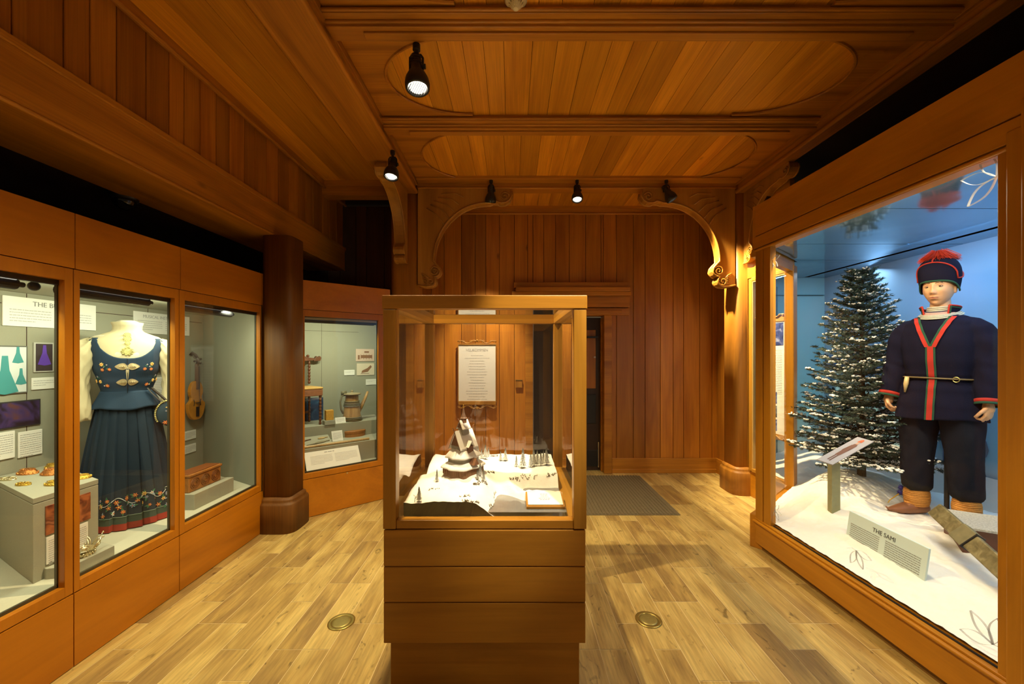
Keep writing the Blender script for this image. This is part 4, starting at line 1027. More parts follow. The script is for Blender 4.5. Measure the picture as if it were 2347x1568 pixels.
# torso section: half width, half depth by height
def interp(tab, z):
    if z <= tab[0][0]: return tab[0][1:]
    for a, b in zip(tab, tab[1:]):
        if z <= b[0]:
            t = (z - a[0]) / (b[0] - a[0]); t = t*t*(3-2*t)
            return tuple(a[i] + (b[i] - a[i]) * t for i in range(1, len(a)))
    return tab[-1][1:]
TOR = [(.70, .150, .115), (.80, .140, .105), (.885, .122, .092), (.96, .140, .108), (1.04, .160, .128), (1.12, .168, .128), (1.18, .188, .110), (1.225, .194, .090), (1.25, .168, .078), (1.268, .120, .070), (1.285, .078, .062), (1.31, .060, .058), (1.36, .056, .056)]
def tor(th, z, off=0.0):
    w, d = interp(TOR, z); w += off; d += off
    return Vector((w * math.sin(th), -d * math.cos(th), z))
mb = MB(MD); rings = []
for i in range(60):
    z = .70 + .655 * i / 59
    rings.append([tor(2*PI*k/40, z) for k in range(40)])
rings.append([tor(2*PI*k/40, 1.358, -.02) + Vector((0, 0, .006)) for k in range(40)])
mb.loft(rings)
ivory = plain('ivory_cotton', (.52, .46, .29), .85, var=.10, vscale=10, bump=.15, bscale=35)
body = mb.build('torso_form', plain('white_form', (.60, .55, .42), .6), form, smooth=True)
# blouse: collar and chest + sleeves
mb = MB(MD)
rings = []
for z, o_ in ((1.10, .004), (1.18, .004), (1.23, .005), (1.265, .006), (1.285, .007), (1.30, .008), (1.325, .016), (1.347, .026), (1.350, .023), (1.335, .010)):
    rings.append([tor(2*PI*k/48, z, o_ + .0015 * math.sin(k * 2.7)) for k in range(48)])
mb.loft(rings, caps=False); mb.build('blouse', ivory, form, smooth=True)
for s_ in (-1, 1):
    mb = MB(MD); pts = [(.150, 0, 1.235), (.185, -.005, 1.205), (.212, -.01, 1.14), (.222, -.015, 1.06), (.226, -.02, .97), (.224, -.035, .88), (.212, -.055, .79), (.20, -.07, .71)]
    rad = [.035, .052, .060, .054, .046, .046, .044, .026]
    rg = []
    fine = 40
    for i in range(fine + 1):
        q = i / fine * (len(pts) - 1); k0 = min(int(q), len(pts) - 2); t_ = q - k0
        p = Vector(pts[k0]).lerp(Vector(pts[k0+1]), t_); r_ = rad[k0] + (rad[k0+1] - rad[k0]) * t_
        ring = []
        for k in range(28):
            a = 2*PI*k/28; f_ = 1 + .15 * math.sin(a*4 + q*2.1) * (.55 + .45*math.sin(q*3.1)) + .07 * math.sin(a*9 - q*4)
            ring.append((s_ * (p.x + r_*f_*math.cos(a)), p.y + r_*f_*math.sin(a), p.z + (.010*math.sin(a*3 + q*2))))
        rg.append(ring)
    mb.loft(rg); mb.build('sleeve', ivory, form, smooth=True)
blue = plain('blue_wool', (.007, .027, .060), .85, var=.18, vscale=14, bump=.2, bscale=300)
blue2 = plain('blue_wool_skirt', (.004, .017, .036), .85, var=.18, vscale=10, bump=.2, bscale=300)
# bodice with scooped neck
def ztop(th):
    a = abs(((th + PI) % (2*PI)) - PI)
    front = 1.105 + .135 * (1 - math.sqrt(max(0, 1 - (min(a, .80) / .80) ** 2.6)))
    if a < .80: return front
    if a < 1.12: return 1.240
    if a < 2.02: return 1.240 - .085 * math.sin((a - 1.12) / .90 * PI) ** .7
    return 1.245
mb = MB(MD)
mb.grid(lambda u_, v_: tor(2*PI*u_, .875 + (ztop(2*PI*u_) - .875) * v_, .008), 96, 22, closed_u=True)
bod = mb.build('bodice', blue, form, smooth=True, mods=lambda o: (setattr(o.modifiers.new('solid', 'SOLIDIFY'), 'thickness', .004)))
# front opening
mb = MB(MD); mb.loft([[tor(-.012 - .035*q, z, .0092), tor(.012 + .035*q, z, .0092), tor(.012 + .035*q, z, .0075), tor(-.012 - .035*q, z, .0075)] for z, q in ((.945, 0), (.98, .6), (1.02, 1), (1.05, .5), (1.062, 0))]); mb.build('placket_gap', ivory, form)
mb = MB(MD); mb.tube([tor(0, z, .0095) for z in (.78, .86, .94, 1.0, 1.06, 1.10)], .0018, 5); mb.build('front_seam', M['black'], form)
# peplum
def pep(u_, v_):
    th = 2*PI*u_; z = .885 - .115 * v_; w, d = .122 + .010 + .052*v_, .092 + .010 + .05*v_
    f_ = 1 + .035 * v_ * math.sin(th * 9)
    return Vector((w*f_*math.sin(th), -d*f_*math.cos(th), z - .008*v_*math.cos(th*4)))
mb = MB(MD); mb.grid(pep, 108, 10, closed_u=True); mb.build('peplum', blue, form, smooth=True, mods=lambda o: (setattr(o.modifiers.new('solid', 'SOLIDIFY'), 'thickness', .003)))
# skirt with pleats
NP = 22
def skirt(th, z, off=0):
    q = max(0.0, 1 - (z - .02) / .81)
    w = .135 + .118 * q ** .8; d = .105 + .125 * q ** .8
    ph = (th * NP / (2*PI)) % 1.0
    pl_ = (ph ** .6) * .028 - .006
    f_ = pl_ * (.35 + .65 * q)
    return Vector(((w + f_ + off) * math.sin(th), -(d + f_ + off) * math.cos(th), z))
def skirt_part(z0, z1, mat, name, nv, off=0.0):
    mb = MB(MD); mb.grid(lambda u_, v_: skirt(2*PI*u_, z0 + (z1 - z0) * v_, off), 22 * 14, nv, closed_u=True)
    return mb.build(name, mat, form, smooth=True)
skirt_part(.085, .83, blue2, 'skirt', 24)
skirt_part(.045, .088, plain('green_trim', (.03, .06, .05), .8), 'green_hem_band', 2, .001)
skirt_part(.006, .046, plain('red_hem_wool', (.30, .022, .012), .8, var=.15, vscale=20), 'red_hem_band', 2, .001)
mb = MB(MD); mb.tube([skirt(2*PI*k/220, .089, .003) for k in range(220)], .0022, 5, closed=True); mb.build('hem_piping', plain('pale_green_cord', (.18, .25, .20), .7), form)
# embroidery: flowers fixed on a surface
emb = {'orange': plain('orange_thread', (.55, .14, .03), .6), 'yellow': plain('yellow_thread', (.70, .45, .12), .6), 'white': plain('white_thread', (.60, .62, .60), .6), 'green': plain('green_thread', (.03, .14, .07), .6), 'blue': plain('pale_blue_thread', (.22, .30, .42), .6)}
def flower(mbs, c, n, r, colr, petals=7):
    n = n.normalized(); a = n.cross(Vector((0, 0, 1))).normalized(); b = a.cross(n)
    mb = mbs[colr]
    for k in range(petals):
        t = 2*PI*k/petals; d = a*math.cos(t) + b*math.sin(t); e = -a*math.sin(t) + b*math.cos(t)
        vs = [c + n*.002, c + d*r*.55 + e*r*.26 + n*.002, c + d*r + n*.0015, c + d*r*.55 - e*r*.26 + n*.002]
        top = mb.v(c + d*r*.55 + n*.0045)
        vv = [mb.v(p) for p in vs]
        for i in range(4): mb.f([vv[i], vv[(i+1)%4], top])
    mb2 = mbs['orange' if colr != 'orange' else 'yellow']; mb2.ball(c + n*.003, r*.22, 6, 4)
def leaf(mbs, c, n, ang_, ln, colr='green'):
    n = n.normalized(); a = n.cross(Vector((0, 0, 1))).normalized(); b = a.cross(n)
    d = a*math.cos(ang_) + b*math.sin(ang_); e = -a*math.sin(ang_) + b*math.cos(ang_)
    mb = mbs[colr]; vv = [mb.v(p) for p in (c + n*.002, c + d*ln*.5 + e*ln*.2 + n*.003, c + d*ln + n*.002, c + d*ln*.5 - e*ln*.2 + n*.003)]
    mb.f(vv)
def emb_set(): return {k: MB(MD) for k in emb}
def surf(fn, th, z, off):
    p = fn(th, z, off); a = fn(th + .02, z, off) - fn(th - .02, z, off); b = fn(th, z + .01, off) - fn(th, z - .01, off)
    n = a.cross(b); 
    if n.dot(Vector((p.x, p.y, 0))) < 0: n = -n
    return p, n
S = emb_set()
for s_ in (-1, 1):
    for th, z, r, c_ in ((.78, 1.065, .015, 'yellow'), (.52, 1.032, .012, 'orange'), (.76, 1.030, .013, 'orange'), (.60, 1.062, .006, 'white'), (.70, 1.048, .006, 'white'), (1.0, .952, .014, 'yellow'), (.72, .925, .014, 'orange'), (1.28, .955, .014, 'yellow'), (.85, .925, .006, 'white'), (1.12, .985, .008, 'blue')):
        p, n = surf(tor, s_*th, z, .0105); flower(S, p, n, r, c_, 7 if r > .01 else 4)
    for th, z, an in ((.62, 1.05, .4), (.72, 1.04, 2.2), (.56, 1.045, -1), (.9, .94, 1), (.8, .93, 2.5), (1.05, .97, 1.6), (1.15, .965, 1.2)):
        p, n = surf(tor, s_*th, z, .0105); leaf(S, p, n, an, .018)
for k, v_ in S.items(): v_.build('bodice_embroidery', emb[k], form)
S = emb_set(); rr = random.Random(3)
for i in range(64):
    th = -1.9 + 3.8 * i / 63 + rr.uniform(-.02, .02); row = i % 3
    z = (.125, .20, .165)[row] + rr.uniform(-.012, .012) + .02 * math.sin(th * 6)
    p, n = surf(skirt, th, z, .003); c_ = rr.choice(['orange', 'yellow', 'white', 'blue', 'orange', 'yellow'])
    flower(S, p, n, rr.uniform(.011, .020), c_, rr.choice([5, 6, 7]))
    leaf(S, p + Vector((0, 0, .0)), n, rr.uniform(0, 6.28), .03); leaf(S, p, n, rr.uniform(0, 6.28), .026, 'blue' if i % 4 == 0 else 'green')
for k, v_ in S.items(): v_.build('skirt_embroidery', emb[k], form)
mb = MB(MD); mb.tube([surf(skirt, -2 + 4*i/160, .185 + .022*math.sin(i*.28), .004)[0] for i in range(161)], .0016, 4); mb.build('skirt_vine', emb['white'], form)
# silver clasps and collar brooch
sv = plain('filigree_silver', (.60, .50, .30), .35, .9, var=.5, vscale=300, bump=1.0, bscale=500)
for z in (1.050, .945):
    for s_ in (-1, 1):
        mb = MB(MD); pts = []
        for i in range(15):
            q = i / 14; w_ = .021 * math.sin(PI * q ** .62) ** .8 if 0 < q < 1 else 0
            pts.append((q, w_))
        outl = [tor(s_*(.02 + .34*q), z + w_, .0115) for q, w_ in pts] + [tor(s_*(.02 + .34*q), z - w_, .0115) for q, w_ in pts[::-1][1:-1]]
        cen = mb.v(tor(s_*.15, z, .0165)); vs = [mb.v(p) for p in outl]
        for i in range(len(vs)): mb.f([vs[i], vs[(i+1) % len(vs)], cen])
        mb.tube(outl, .0016, 5, closed=True)
        for q in (.09, .15, .21): mb.ball(tor(s_*q, z, .0165), .0045, 7, 5)
        mb.build('clasp', sv, form)
mb = MB(MD)
gs = plain('brooch_gilt', (.78, .66, .30), .3, .9, var=.5, vscale=300, bump=1.0, bscale=500)
for z, r_ in ((1.262, .016), (1.235, .019), (1.205, .013), (1.18, .010), (1.150, .027)):
    c = tor(0, z, .012)
    mb.ball(c, (r_, .006, r_*.9), 12, 8)
    for k in range(10):
        a = 2*PI*k/10; mb.ball(c + Vector((r_*math.cos(a), -.002, r_*.9*math.sin(a))), r_*.24, 6, 4)
mb.build('collar_brooch', gs, form)
# purse on its strap
pc = Vector((.215, -.105, .715))
mb = MB(MD); mb.ball(pc, (.075, .022, .092), 22, 16, rot=Matrix.Rotation(-.25, 3, 'Y')); pu = mb.build('purse', plain('purse_blue', (.014, .045, .075), .8, var=.2, vscale=30), form, smooth=True)
mb = MB(MD); mb.tube([(.10, -.085, .90), (.125, -.10, .86), (.16, -.11, .815), (.19, -.115, .79)], .008, 6, flat=.4); mb.tube([(.12, -.085, .90), (.17, -.09, .84), (.21, -.10, .79), (.25, -.10, .74), (.275, -.10, .70)], .0085, 6); mb.build('purse_strap', plain('black_beaded_strap', (.03, .025, .02), .6, var=.8, vscale=200), pu)
mb = MB(MD)
for i in range(16): 
    a = PI*.55 + i*.13; mb.ball(pc + Vector((.078*math.cos(a), -.012, .095*math.sin(a))), .006, 7, 5)
mb.build('purse_clasp', gs, pu)
S = emb_set()
for dx, dz, r, c_ in ((-.005, .045, .020, 'yellow'), (.025, -.035, .018, 'yellow'), (-.025, -.06, .017, 'orange'), (-.005, .005, .011, 'white'), (.05, -.03, .012, 'yellow'), (.0, -.01, .009, 'blue'), (.03, .01, .008, 'white'), (-.02, .02, .008, 'blue')):
    flower(S, pc + Vector((dx, -.0215 + .25*(dx*dx + dz*dz)**.5*.2, dz)), Vector((dx*1.5, -1, dz*.8)), r, c_, 6)
for k, v_ in S.items():
    if len(v_.bm.verts): v_.build('purse_embroidery', emb[k], pu)

# ================================================= GLASS CASE ON PEDESTAL
vx0, vx1, vy0, vy1 = P(878, 0, 1.77).x, P(1345, 0, 1.77).x, 1.77, 2.68
ztp, zrb = 1.792, 1.732
v = thing('glass_vitrine', 'square wooden pedestal with a glass box on top, holding the snowy church model', 'vitrine', ((vx0+vx1)/2, (vy0+vy1)/2, 0))
zb0, zb1 = .750, .800
ps = .057
for (a, b_) in ((vx0, vy0), (vx1 - ps, vy0), (vx0, vy1 - ps), (vx1 - ps, vy1 - ps)):
    MB().box(a, a + ps, b_, b_ + ps, zb0 + .002, zrb - .002).build('post', M['vitz'], v, bevel=.003)
MB().box(vx0 - .003, vx1 + .003, vy0 - .003, vy0 + ps, zrb, ztp).build('top_rail', M['vit'], v, bevel=.003)
MB().box(vx0 - .003, vx1 + .003, vy1 - ps, vy1 + .003, zrb, ztp).build('top_rail', M['vit'], v, bevel=.003)
MB().box(vx0 - .003, vx0 + ps, vy0 + ps, vy1 - ps, zrb, ztp).build('top_rail', M['vity'], v, bevel=.003)
MB().box(vx1 - ps, vx1 + .003, vy0 + ps, vy1 - ps, zrb, ztp).build('top_rail', M['vity'], v, bevel=.003)
mb = MB()
mb.box(vx0 + ps, vx1 - ps, vy0 + .008, vy0 + ps, zb0, zb1 - .012); mb.build('sill', M['vit'], v, bevel=.003); mb = MB(); mb.box(vx0 + ps, vx1 - ps, vy1 - ps, vy1 - .008, zb0, zb1 - .012)
mb.build('sill', M['vit'], v, bevel=.003)
mb = MB()
mb.box(vx0 + .008, vx0 + ps + .02, vy0 + ps, vy1 - ps, zb0, zb1 - .012); mb.build('sill', M['vity'], v, bevel=.003); mb = MB(); mb.box(vx1 - ps - .02, vx1 - .008, vy0 + ps, vy1 - ps, zb0, zb1 - .012)
mb.build('sill', M['vity'], v, bevel=.003)
MB().box(vx0 + .03, vx1 - .03, vy0 + .03, vy1 - .03, .73, .768).build('deck', M['vit'], v)
g = .006
gz0, gz1 = zb0 + .03, zrb + .008
MB().box(vx0 + ps - .008, vx1 - ps + .008, vy0 + .022, vy0 + .022 + g, gz0, gz1).build('glass', M['glassv'], v)
MB().box(vx0 + ps - .008, vx1 - ps + .008, vy1 - .028, vy1 - .028 + g, gz0, gz1).build('glass', M['glassv'], v)
MB().box(vx0 + .022, vx0 + .022 + g, vy0 + ps - .008, vy1 - ps + .008, gz0, gz1).build('glass', M['glassv'], v)
MB().box(vx1 - .028, vx1 - .028 + g, vy0 + ps - .008, vy1 - ps + .008, gz0, gz1).build('glass', M['glassv'], v)
MB().box(vx0 + ps - .01, vx1 - ps + .01, vy0 + ps - .01, vy1 - ps + .01, zrb + .03, zrb + .036).build('glass', M['glassv'], v)
for (a, b_) in ((.5855, .7465), (.4255, .5825), (.243, .4225)):
    MB().box(vx0 + .002, vx1 - .004, vy0 + .002, vy1 - .002, a, b_).build('cladding_board', M['vit'], v, bevel=.004)
MB().box(vx0 + .012, vx1 - .012, vy0 + .012, vy1 - .012, .24, .752).build('core', M['seam'], v)
MB().box(vx0 + .026, vx1 - .028, vy0 + .026, vy1 - .026, 0.0, .243).build('toe_base', M['vit'], v, bevel=.003)

# ---- model landscape
mx0, mx1, my0, my1 = vx0 + .075, vx1 - .078, vy0 + .062, vy1 - .085
zt0 = .7685
chx, chy = PZ(1055, 1100, .905).x, 2.12
def mh(x, y):
    u_ = (x - mx0) / (mx1 - mx0); w_ = (y - my0) / (my1 - my0)
    h = .845 + .035 * w_
    lake = sm(.42, .60, u_) * (1 - sm(.18, .36, w_ + .10 * math.sin(u_ * 9)))
    lake2 = sm(.60, .80, u_) * sm(.22, .30, w_) * (1 - sm(.42, .52, w_))
    h -= .072 * max(lake, lake2)
    h += .055 * math.exp(-(((x - chx) / .17) ** 2 + ((y - chy) / .16) ** 2))
    h -= .05 * math.exp(-((u_ - .0) / .07) ** 2 - ((w_ - .62) / .10) ** 2)
    h += .012 * noise.noise(Vector((x * 9, y * 9, 0))) + .004 * noise.noise(Vector((x * 31, y * 31, 5)))
    return h
snow = plain('model_snow', (.86, .84, .78), .8, var=.03, vscale=30, bump=.3, bscale=120)
ms = thing('landscape_model', 'snow covered tabletop landscape with frozen lake inside the glass box', 'model', ((mx0+mx1)/2, (my0+my1)/2, zt0))
nx, ny = 90, 90
mb = MB(); mb.grid(lambda a, b_: (mx0 + (mx1 - mx0)*a, my0 + (my1 - my0)*b_, mh(mx0 + (mx1-mx0)*a, my0 + (my1-my0)*b_)), nx, ny); mb.build('snow_ground', snow, ms, smooth=True)
mb = MB()
for (fn, n_) in ((lambda q: (mx0 + (mx1-mx0)*q, my0), 90), (lambda q: (mx1, my0 + (my1-my0)*q), 90), (lambda q: (mx1 - (mx1-mx0)*q, my1), 90), (lambda q: (mx0, my1 - (my1-my0)*q), 90)):
    prev = None
    for i in range(n_ + 1):
        x, y = fn(i / n_); cur = (mb.v((x, y, zt0)), mb.v((x, y, mh(x, y) - .001)))
        if prev: mb.f([prev[0], cur[0], cur[1], prev[1]])
        prev = cur
mb.build('black_edge', M['black'], ms)
mb = MB()
lk = plain('frozen_lake', (.16, .165, .17), .10, 0, var=.4, vscale=14)
mb.grid(lambda a, b_: (mx0 + (mx1-mx0)*(.45 + .55*a), my0 + .002 + (my1-my0)*.52*b_, .8025), 2, 2); mb.build('ice', lk, ms)
def on_model(px, py):
    d = ray(px, py); t = 1.75
    while t < 2.75:
        p = E + d * t
        if mx0 <= p.x <= mx1 and my0 <= p.y <= my1 and p.z < mh(p.x, p.y): return Vector((p.x, p.y, mh(p.x, p.y)))
        t += .004
    p = E + d * 2.5; x = min(mx1 - .03, max(mx0 + .03, p.x)); y = my1 - .03; return Vector((x, y, mh(x, y)))
# miniature firs
fm, nt, b = newmat('snowy_fir')
ge = N(nt, 'ShaderNodeNewGeometry'); sx = N(nt, 'ShaderNodeSeparateXYZ'); L(nt, ge.outputs['Normal'], sx.inputs[0]); tc = N(nt, 'ShaderNodeTexCoord'); no = N(nt, 'ShaderNodeTexNoise'); no.inputs['Scale'].default_value = 160; L(nt, tc.outputs['Object'], no.inputs['Vector'])
ad = N(nt, 'ShaderNodeMath', operation='MULTIPLY_ADD'); L(nt, no.outputs[0], ad.inputs[0]); ad.inputs[1].default_value = 1.6; L(nt, sx.outputs[2], ad.inputs[2])
mr = N(nt, 'ShaderNodeMapRange'); mr.inputs[1].default_value = 1.05; mr.inputs[2].default_value = 1.3; L(nt, ad.outputs[0], mr.inputs[0])
mx = N(nt, 'ShaderNodeMix', data_type='RGBA'); mx.inputs[6].default_value = (.035, .040, .018, 1); mx.inputs[7].default_value = (.75, .74, .66, 1); L(nt, mr.outputs[0], mx.inputs[0]); L(nt, mx.outputs[2], b.inputs['Base Color']); b.inputs['Roughness'].default_value = .9
def mini_fir(name, seed, wide):
    rr = random.Random(seed); mb = MB()
    for l in range(9):
        z0 = .12 + l * .095; r_ = wide * (1 - z0) + .03; n_ = 11
        c = mb.v((0, 0, z0 + .15)); vs = []
        for k in range(n_ * 2):
            a = PI * k / n_ + l; rad_ = r_ * (rr.uniform(.85, 1.15) if k % 2 else .5)
            vs.append(mb.v((rad_*math.cos(a), rad_*math.sin(a), z0 + (-.02 if k % 2 else .03))))
        for i in range(len(vs)): mb.f([vs[i], vs[(i+1) % len(vs)], c])
    o = mb.build(name, fm); 
    me = o.data
    # move local origin to the foot of the trunk
    off = o.location.copy(); me.transform(Matrix.Translation(off)); o.location = (0, 0, 0)
    tb = MB(); tb.tube([(0, 0, -.04), (0, 0, .3)], .018, 6); tb.build('trunk', plain('mini_trunk', (.06, .03, .015), .8), o)
    return o
firA = mini_fir('miniature_fir', 1, .26); firB = mini_fir('miniature_fir', 2, .20)
def tree_label(px, py):
    if px < 980: return 'miniature fir alone near the front left corner of the snow model'
    if px < 1010: return 'miniature fir just left of the model church'
    if px < 1115 and py > 1080: return None
    if px < 1120: return None
    if px < 1165: return None
    return None
groups = [('miniature fir beside the model church', 'miniature firs beside the church', lambda x, y: 1090 < x < 1115 and y > 1058),
          ('miniature fir just behind the model church', 'miniature firs behind the church', lambda x, y: x < 1120),
          ('miniature fir at the far middle edge of the model', 'miniature firs at the far middle', lambda x, y: x < 1170),
          ('frosted miniature fir in the far right grove', 'miniature firs in the far right grove', lambda x, y: True)]
used = {}
firs = [(1002,1104,28,'B'),(961,1150,34,'A'),(1095,1101,24,'B'),(1109,1104,29,'B'),(1101,1092,30,'B'),(1184,1070,26,'B'),(1199,1073,45,'A'),(1224,1069,40,'A'),(1240,1068,32,'A'),(1253,1067,40,'A'),(1096,1047,26,'B'),(1113,1053,32,'A'),(1148,1057,22,'A'),(1159,1057,30,'A'),(1104,1051,22,'A'),(1217,1071,30,'A'),(1096,1063,30,'B'),(1232,1062,30,'A'),(1246,1060,28,'B'),(1120,1047,20,'A')]
for i, (px, py, h_, k_) in enumerate(firs):
    src = firA if k_ == 'A' else firB
    if k_ not in used: o = src; used[k_] = 1
    else: o = copy_tree(src)
    p = on_model(px, py); s_ = h_ / F * p.y
    o.location = p; o.scale = (s_, s_, s_); o.rotation_euler = (0, 0, i * 1.3)
    if px < 980: tag(o, 'miniature fir alone near the front left corner of the snow model', 'miniature tree')
    elif px < 1010: tag(o, 'tiny miniature fir just left of the model church', 'miniature tree')
    else:
        for lab, gr, fn in groups:
            if fn(px, py):
                sib = sorted([f_[0] + f_[1]*.01 for f_ in firs if f_[0] >= 1010 and next(g_[1] for g_ in groups if g_[2](f_[0], f_[1])) == gr])
                k2 = sib.index(px + py*.01); pos = ('leftmost' if k2 == 0 else 'rightmost' if k2 == len(sib) - 1 else ('second', 'third', 'fourth', 'fifth', 'sixth', 'seventh')[k2 - 1] + ' from left')
                tag(o, lab + ', ' + pos + ' of them', 'miniature tree', gr); break
# brush and bare shrubs
brm = plain('dry_brush', (.10, .07, .035), .9, var=.5, vscale=200)
def brush(pts, label, n_=26, s_=.006):
    mb = MB(); rr = random.Random(len(label))
    q = [on_model(*p_) for p_ in pts]
    for i in range(n_):
        k = rr.random() * (len(q) - 1); j = min(int(k), len(q) - 2); c = q[j].lerp(q[j+1], k - j) + Vector((rr.uniform(-.01, .01), rr.uniform(-.008, .008), 0)); c.z = mh(c.x, c.y)
        for _ in range(3):
            d = Vector((rr.uniform(-1, 1), rr.uniform(-1, 1), rr.uniform(.3, 1.4))) * s_
            mb.tube([c, c + d*.6, c + d * rr.uniform(1, 1.6)], [.0009, .0007, .0004], 4)
        mb.ball(c + Vector((0, 0, .001)), (s_*rr.uniform(.3, .7), s_*.4, s_*.35), 6, 4)
    tag(mb.build('dry_brush', brm), label, 'brush')
brush([(1085, 1112), (1100, 1109), (1120, 1110)], 'dry brush on the slope right of the model church front')
brush([(1060, 1150), (1075, 1153), (1098, 1155)], 'dry brush clump in the middle of the model foreground')
brush([(1058, 1138), (1078, 1137)], 'smaller dry brush tuft behind the foreground clump', 12, .005)
brush([(1118, 1167), (1140, 1158), (1160, 1152)], 'dry brush line along the front shore of the frozen lake', 34)
brush([(1165, 1096), (1200, 1094), (1232, 1096)], 'dry brush along the far shore of the frozen lake', 30)
brush([(1252, 1092), (1275, 1086)], 'dry brush on the shore at the right edge of the model', 16)
brush([(975, 1127), (990, 1122), (1010, 1120)], 'sparse dry twigs on the left slope of the model', 10, .004)
brush([(1118, 1083), (1130, 1083)], 'small dry bush in the open snow right of the church', 10)
brush([(1125, 1046), (1140, 1046)], 'dry bush at the far edge of the snow model', 12, .008)
def bare(px, py, h_, label):
    p = on_model(px, py); mb = MB(); rr = random.Random(int(px))
    def br(a, d, l, r_, k):
        b2 = a + d * l; mb.tube([a, b2], [r_, r_*.6], 4)
        if k: 
            for _ in range(3): br(a.lerp(b2, rr.uniform(.4, 1)), (d + Vector((rr.uniform(-1, 1), rr.uniform(-.6, .6), rr.uniform(-.1, .6)))*.8).normalized(), l*.6, r_*.6, k-1)
    br(p, Vector((.1, 0, 1)).normalized(), h_*.45, .0014, 3); tag(mb.build('bare_shrub', brm), label, 'shrub')
bare(951, 1152, .045, 'tiny leafless shrub beside the front left miniature fir')
bare(1133, 1143, .045, 'tiny leafless shrub near the front shore of the lake')

# ---- model church
cz = mh(chx, chy) - .004
ct = thing('church_model', 'snow covered brown stave church model with stacked roofs and spire', 'model church', (chx, chy, cz), .85)
MC = Matrix.Translation((chx, chy, cz)) @ Matrix.Rotation(.85, 4, 'Z') @ Matrix.Scale(.88, 4)
brn = plain('model_brown_wood', (.20, .085, .035), .7, var=.4, vscale=200); gry = plain('model_grey_wall', (.30, .28, .24), .7, var=.3, vscale=150)
def wob(k=.05): return lambda t, z: 1 + k * math.sin(t * 8)
mb = MB(MC); mb.lathe([(.108, -.03), (.108, .040)], n=48, sq=3.2, ax=1.0, ay=.86, wob=wob(.045)); 
for k in range(48):
    a = 2*PI*k/48; q = (abs(math.cos(a))**3.2 + abs(math.sin(a))**3.2) ** (-1/3.2) * (1 + .045*math.sin(a*8)) * .110
    mb.box(-.0012, .0012, -.0012, .0012, 0, .038, M=Matrix.Translation((q*math.cos(a), q*.86*math.sin(a), 0)))
mb.build('gallery', brn, ct)
mb = MB(MC); mb.lathe([(.122, .036), (.120, .044), (.098, .060), (.080, .070)], n=48, sq=3.2, ax=1, ay=.86, wob=wob(.05)); mb.build('lower_roof', snow, ct, smooth=True)
mb = MB(MC); mb.lathe([(.084, .055), (.084, .100)], n=48, sq=3.2, ax=1, ay=.84, wob=wob(.04)); mb.build('aisle_wall', gry, ct)
mb = MB(MC); mb.lathe([(.100, .094), (.098, .103), (.072, .135), (.055, .150)], n=48, sq=3.4, ax=1, ay=.84, wob=wob(.045)); mb.build('aisle_roof', snow, ct, smooth=True)
def gable(x0, x1, hw, z0, zr, over=.012, name='', th=.007, wall=True, yc=0, mat=brn):
    if wall:
        mb = MB(MC); mb.prism([(-hw + yc, z0), (hw + yc, z0), (hw + yc, z0 + .002), (yc, zr), (-hw + yc, z0 + .002)], x0, x1, 'x'); mb.build(name + 'gable_wall', mat, ct)
    mb = MB(MC); ov = over; sl_ = (zr - z0) / hw
    for s_ in (-1, 1):
        mb.prism([(yc, zr), (yc, zr + th*1.4), (yc + s_*(hw + ov), z0 - ov*sl_ + th*1.4), (yc + s_*(hw + ov), z0 - ov*sl_)], x0 - ov*.8, x1 + ov*.8, 'x')
    mb.build(name + 'roof', snow, ct, bevel=.0015)
    mb = MB(MC)
    for xx in (x0 - ov*.8, x1 + ov*.8):
        for s_ in (-1, 1): mb.tube([(xx, yc + s_*(hw + ov), z0 - ov*sl_), (xx, yc, zr), (xx, yc - s_*.010, zr + .016)], .0018, 5)
    mb.build(name + 'bargeboard', brn, ct)
MB(MC).box(-.060, .060, -.040, .040, .10, .170).build('nave_wall', gry, ct)
gable(-.062, .062, .042, .165, .245, name='nave_')
for s_ in (-1, 1):
    mb = MB(MC); mb.box(-.02, .02, s_*.05 - .016, s_*.05 + .016, .12, .165); mb.build('dormer_wall', brn, ct)
    mb = MB(MC); mb.prism([(-.026, .158), (0, .195), (.026, .158), (0, .187)], min(0, s_*.075), max(0, s_*.075), 'y'); mb.build('dormer_roof', snow, ct)
    mb = MB(MC); mb.prism([(-.02, .06), (0, .098), (.02, .06)], s_*.06 if s_ > 0 else -.115, .115 if s_ > 0 else s_*.06, 'y'); mb.build('porch_gable', brn, ct)
MB(MC).box(-.024, .024, -.022, .022, .225, .275).build('turret_wall', gry, ct)
gable(-.030, .030, .024, .268, .308, over=.006, name='turret_', th=.004)
MB(MC).box(-.013, .013, -.013, .013, .295, .325).build('belfry', brn, ct)
mb = MB(MC); mb.lathe([(.022, .322), (.016, .330), (.008, .355), (.003, .382)], n=8); mb.build('spire', plain('spire_wood', (.14, .07, .035), .6), ct)
mb = MB(MC); mb.tube([(0, 0, .38), (0, 0, .402)], .0012, 5); mb.ball((0, 0, .388), .0035, 8, 6); mb.ball((0, 0, .402), .0028, 8, 6); mb.build('finial', M['gold'], ct)
mb = MB(MC)
for s_ in (-1, 1):
    for z0, w0 in ((.05, .11), (.11, .09)):
        pass
    mb.tube([(s_*.074, 0, .255), (s_*.078, 0, .268), (s_*.088, 0, .272)], .002, 5)
mb.build('dragon_heads', brn, ct)
